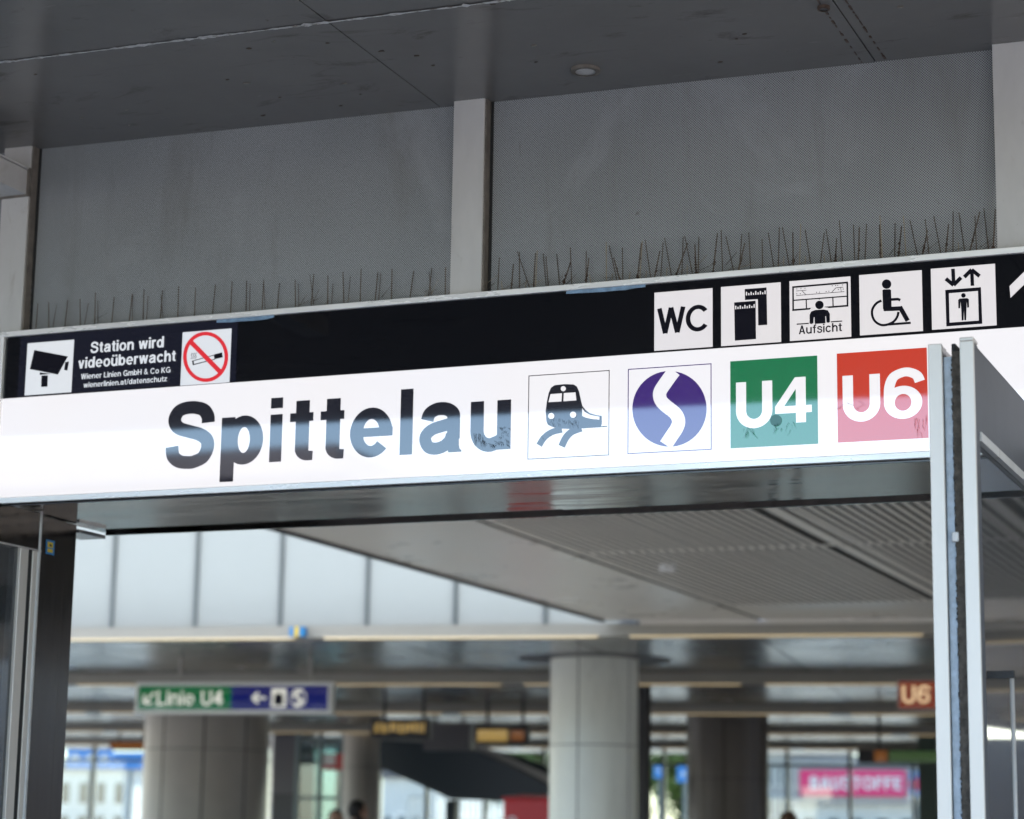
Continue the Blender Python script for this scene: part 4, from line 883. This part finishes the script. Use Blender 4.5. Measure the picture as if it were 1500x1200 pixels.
for px0, px1, py0, py1, lab in ((98, 162, 1097, 1126, 'blue board with white figures beyond the far glazing'), (166, 212, 1102, 1127, 'plain blue board with a pale post before it'), (958, 972, 1118, 1140, 'narrow blue board beside the round grey column'), (992, 1010, 1122, 1146, 'blue board with a white patch before the dark column')):
    S0, S1 = on(px0, py0, 1, 70), on(px1, py1, 1, 70)
    t = thing('blue_board', (S0.x, 70, G), lab, 'billboard', 'blue boards outdoors')
    bx('panel', 'sign_blue', t, S0.x, S1.x, 70, 70.12, S1.z, S0.z)
    if px0 != 166: ink('print', [disc(S0.x+(S1.x-S0.x)*k, S1.z+(S0.z-S1.z)*.5, .16*min(1, (S1.x-S0.x))) for k in ((.2, .55, .85) if px0 == 98 else (.5,))], 69.99, 'white_paint', t)
    bx('pole', 'mullion', t, (S0.x+S1.x)/2-.06, (S0.x+S1.x)/2+.06, 70.13, 70.25, G, S0.z)
def tree(x, y, H, R, label, seed):
    r = random.Random(seed); t = thing('street_tree', (x, y, G), label, 'tree', 'trees beyond the hall')
    tm = MB(); tm.tube((x, y, G), (x+.2, y, H*.55), .28, .16, 9)
    for k in range(7):
        a = k*.9+r.random(); z0 = H*(.32+.03*k); tm.tube((x+.1, y, z0), (x+math.cos(a)*R*.7, y+math.sin(a)*R*.7, z0+H*.28), .09, .03, 6)
    tm.build('trunk', 'bark', t)
    m = MB(); cl = [(x+r.gauss(0, R*.42), y+r.gauss(0, R*.42), H*r.uniform(.42, .98)) for _ in range(34)]
    for c in cl:
        for _ in range(90):
            p = Vector(c)+Vector((r.gauss(0, .5), r.gauss(0, .5), r.gauss(0, .42))); a = Vector((r.uniform(-1, 1), r.uniform(-1, 1), r.uniform(-1, 1))).normalized()*.16; b = a.orthogonal().normalized()*.11
            m.add([p-a, p+b, p+a, p-b], [(0, 1, 2, 3)])
    me = bpy.data.meshes.new('crown'); me.from_pydata(m.v, [], m.f); link('crown', me, 'leaf', t)
q = on(791, 1100, 1, 85); tree(q.x, 85, 6.6, 2.0, 'leafy green tree seen left of the round grey column', 1)
q = on(996, 1100, 1, 90); tree(q.x, 90, 6.8, 2.0, 'leafy green tree seen left of the dark column', 2)
q = on(1420, 1100, 1, 130); tree(q.x, 130, 6.5, 2.4, 'leafy green tree behind the advertising board', 3)

# buildings across the forecourt behind the viewer, mirrored in the sign
def plain_building(x0, x1, y0, y1, H, label, peak=0):
    t = thing('office_building', ((x0+x1)/2, y1, G), label, 'building')
    bx('wall', 'facade_dark', t, x0, x1, y0, y1, G, H); bx('roof', 'roof_grey', t, x0-.3, x1+.3, y0-.3, y1+.3, H, H+.4)
    for i in range(int((x1-x0)/3)):
        for j in range(int(H/3.2)):
            x = x0+1.5+i*3; z = G+1+j*3.2; o = bx('window', 'white_frame', t, x-.7, x+.7, y1+.001, y1+.05, z, z+1.5); bx('pane', 'window_dark', o, x-.6, x+.6, y1+.051, y1+.07, z+.1, z+1.4)
plain_building(-40, -14.0, -30, -17, 6.55, 'dark office building across the forecourt, mirrored in the station name')

# ------------------------------------------------------------------ people (only the heads rise into the picture)
def person(px, py_top, Y, label, hair, coat, turn, arm=.06):
    top = on(px, py_top, 1, Y); H = top.z-G; x, y = top.x, Y
    t = thing('person', (x, y, G), label, 'person'); k = H/1.75; t.rotation_euler = (0, 0, turn); LOCAL[0] = True
    V = [(0, 0, .95), (0, 0, 1.12), (0, .01, 1.32), (0, .01, 1.44), (0, -.005, 1.52), (0, -.015, 1.60), (0, -.01, 1.68)]
    R = [(.15, .11), (.14, .10), (.165, .11), (.12, .085), (.052, .055), (.070, .085), (.066, .082)]
    Ed = [(i, i+1) for i in range(6)]
    def chain(start, pts):
        p = start
        for v, r in pts: V.append(v); R.append(r); Ed.append((p, len(V)-1)); p = len(V)-1
    for s_ in (-1, 1):
        chain(0, [((s_*.095, 0, .86), (.085, .09)), ((s_*.105, -.02, .50), (.058, .06)), ((s_*.11, .01, .10), (.04, .045)), ((s_*.115, -.13, .03), (.04, .03))])
        chain(3, [((s_*.19, .01, 1.40), (.058, .058)), ((s_*(.24+arm*.3), .02, 1.12), (.043, .043)), ((s_*(.25+arm), -.06, .88), (.032, .034)), ((s_*(.25+arm), -.09, .80), (.035, .022))])
        hand = len(V)-1
        for q in range(4): chain(hand, [((s_*(.25+arm)+(q-1.5)*.014, -.115, .755-.006*abs(q-1.5)), (.009, .009)), ((s_*(.25+arm)+(q-1.5)*.014, -.112, .715), (.008, .008))])
        chain(hand, [((s_*(.25+arm)-s_*.035, -.12, .79), (.010, .010)), ((s_*(.25+arm)-s_*.045, -.135, .755), (.009, .009))])
    me = bpy.data.meshes.new('body'); me.from_pydata([(a*k, b_*k, c*k) for a, b_, c in V], Ed, []); me.update()
    o = link('body', me, coat, t); sm = o.modifiers.new('skin', 'SKIN'); 
    for i, sv in enumerate(me.skin_vertices[0].data): sv.radius = (R[i][0]*k, R[i][1]*k); sv.use_root = (i == 0)
    ss = o.modifiers.new('sub', 'SUBSURF'); ss.levels = 1; ss.render_levels = 2
    # the face, ears and hair
    def blob(name, c, r, m_, par=t, cut=None):
        bm = bmesh.new(); bmesh.ops.create_uvsphere(bm, u_segments=20, v_segments=14, radius=1)
        for v in bm.verts:
            v.co = Vector((v.co.x*r[0], v.co.y*r[1], v.co.z*r[2]))
            if cut: cut(v)
            v.co = (v.co+Vector(c))*k
        mm = bpy.data.meshes.new(name); bm.to_mesh(mm); bm.free(); return link(name, mm, m_, par, smooth=True)
    hd = blob('head', (0, -.012, 1.635), (.076, .096, .113), 'skin', t, lambda v: setattr(v.co, 'x', v.co.x*(1-.22*max(0, -v.co.z/.113))))
    blob('nose', (0, -.112, 1.625), (.014, .020, .022), 'skin', hd)
    blob('mouth', (0, -.100, 1.575), (.026, .008, .007), 'red_paint', hd)
    for s_ in (-1, 1): blob('eye', (s_*.032, -.098, 1.648), (.012, .008, .008), 'hair_dark', hd); blob('ear', (s_*.077, 0, 1.63), (.010, .020, .030), 'skin', hd)
    def cut(v):
        if v.co.y < -.035 and v.co.z < .045: v.co.y = -.02; 
        n_ = math.sin(v.co.x*130)*math.sin(v.co.y*110+2)*math.sin(v.co.z*90); v.co *= 1+.05*n_
    blob('hair', (0, .006, 1.655), (.088, .104, .103), hair, t, cut)
    LOCAL[0] = False
    return t
person(524, 1173, 22.0, 'dark haired person before the slim brown column', 'hair_dark', 'coat_dark', 2.6)
person(1155, 1189, 20.5, 'person with reddish brown hair in front of the far glazing', 'hair_brown', 'coat_grey', 3.4)
person(492, 1186, 23.5, 'person in a dark coat next to the glass lift', 'hair_dark', 'coat_dark', .4)
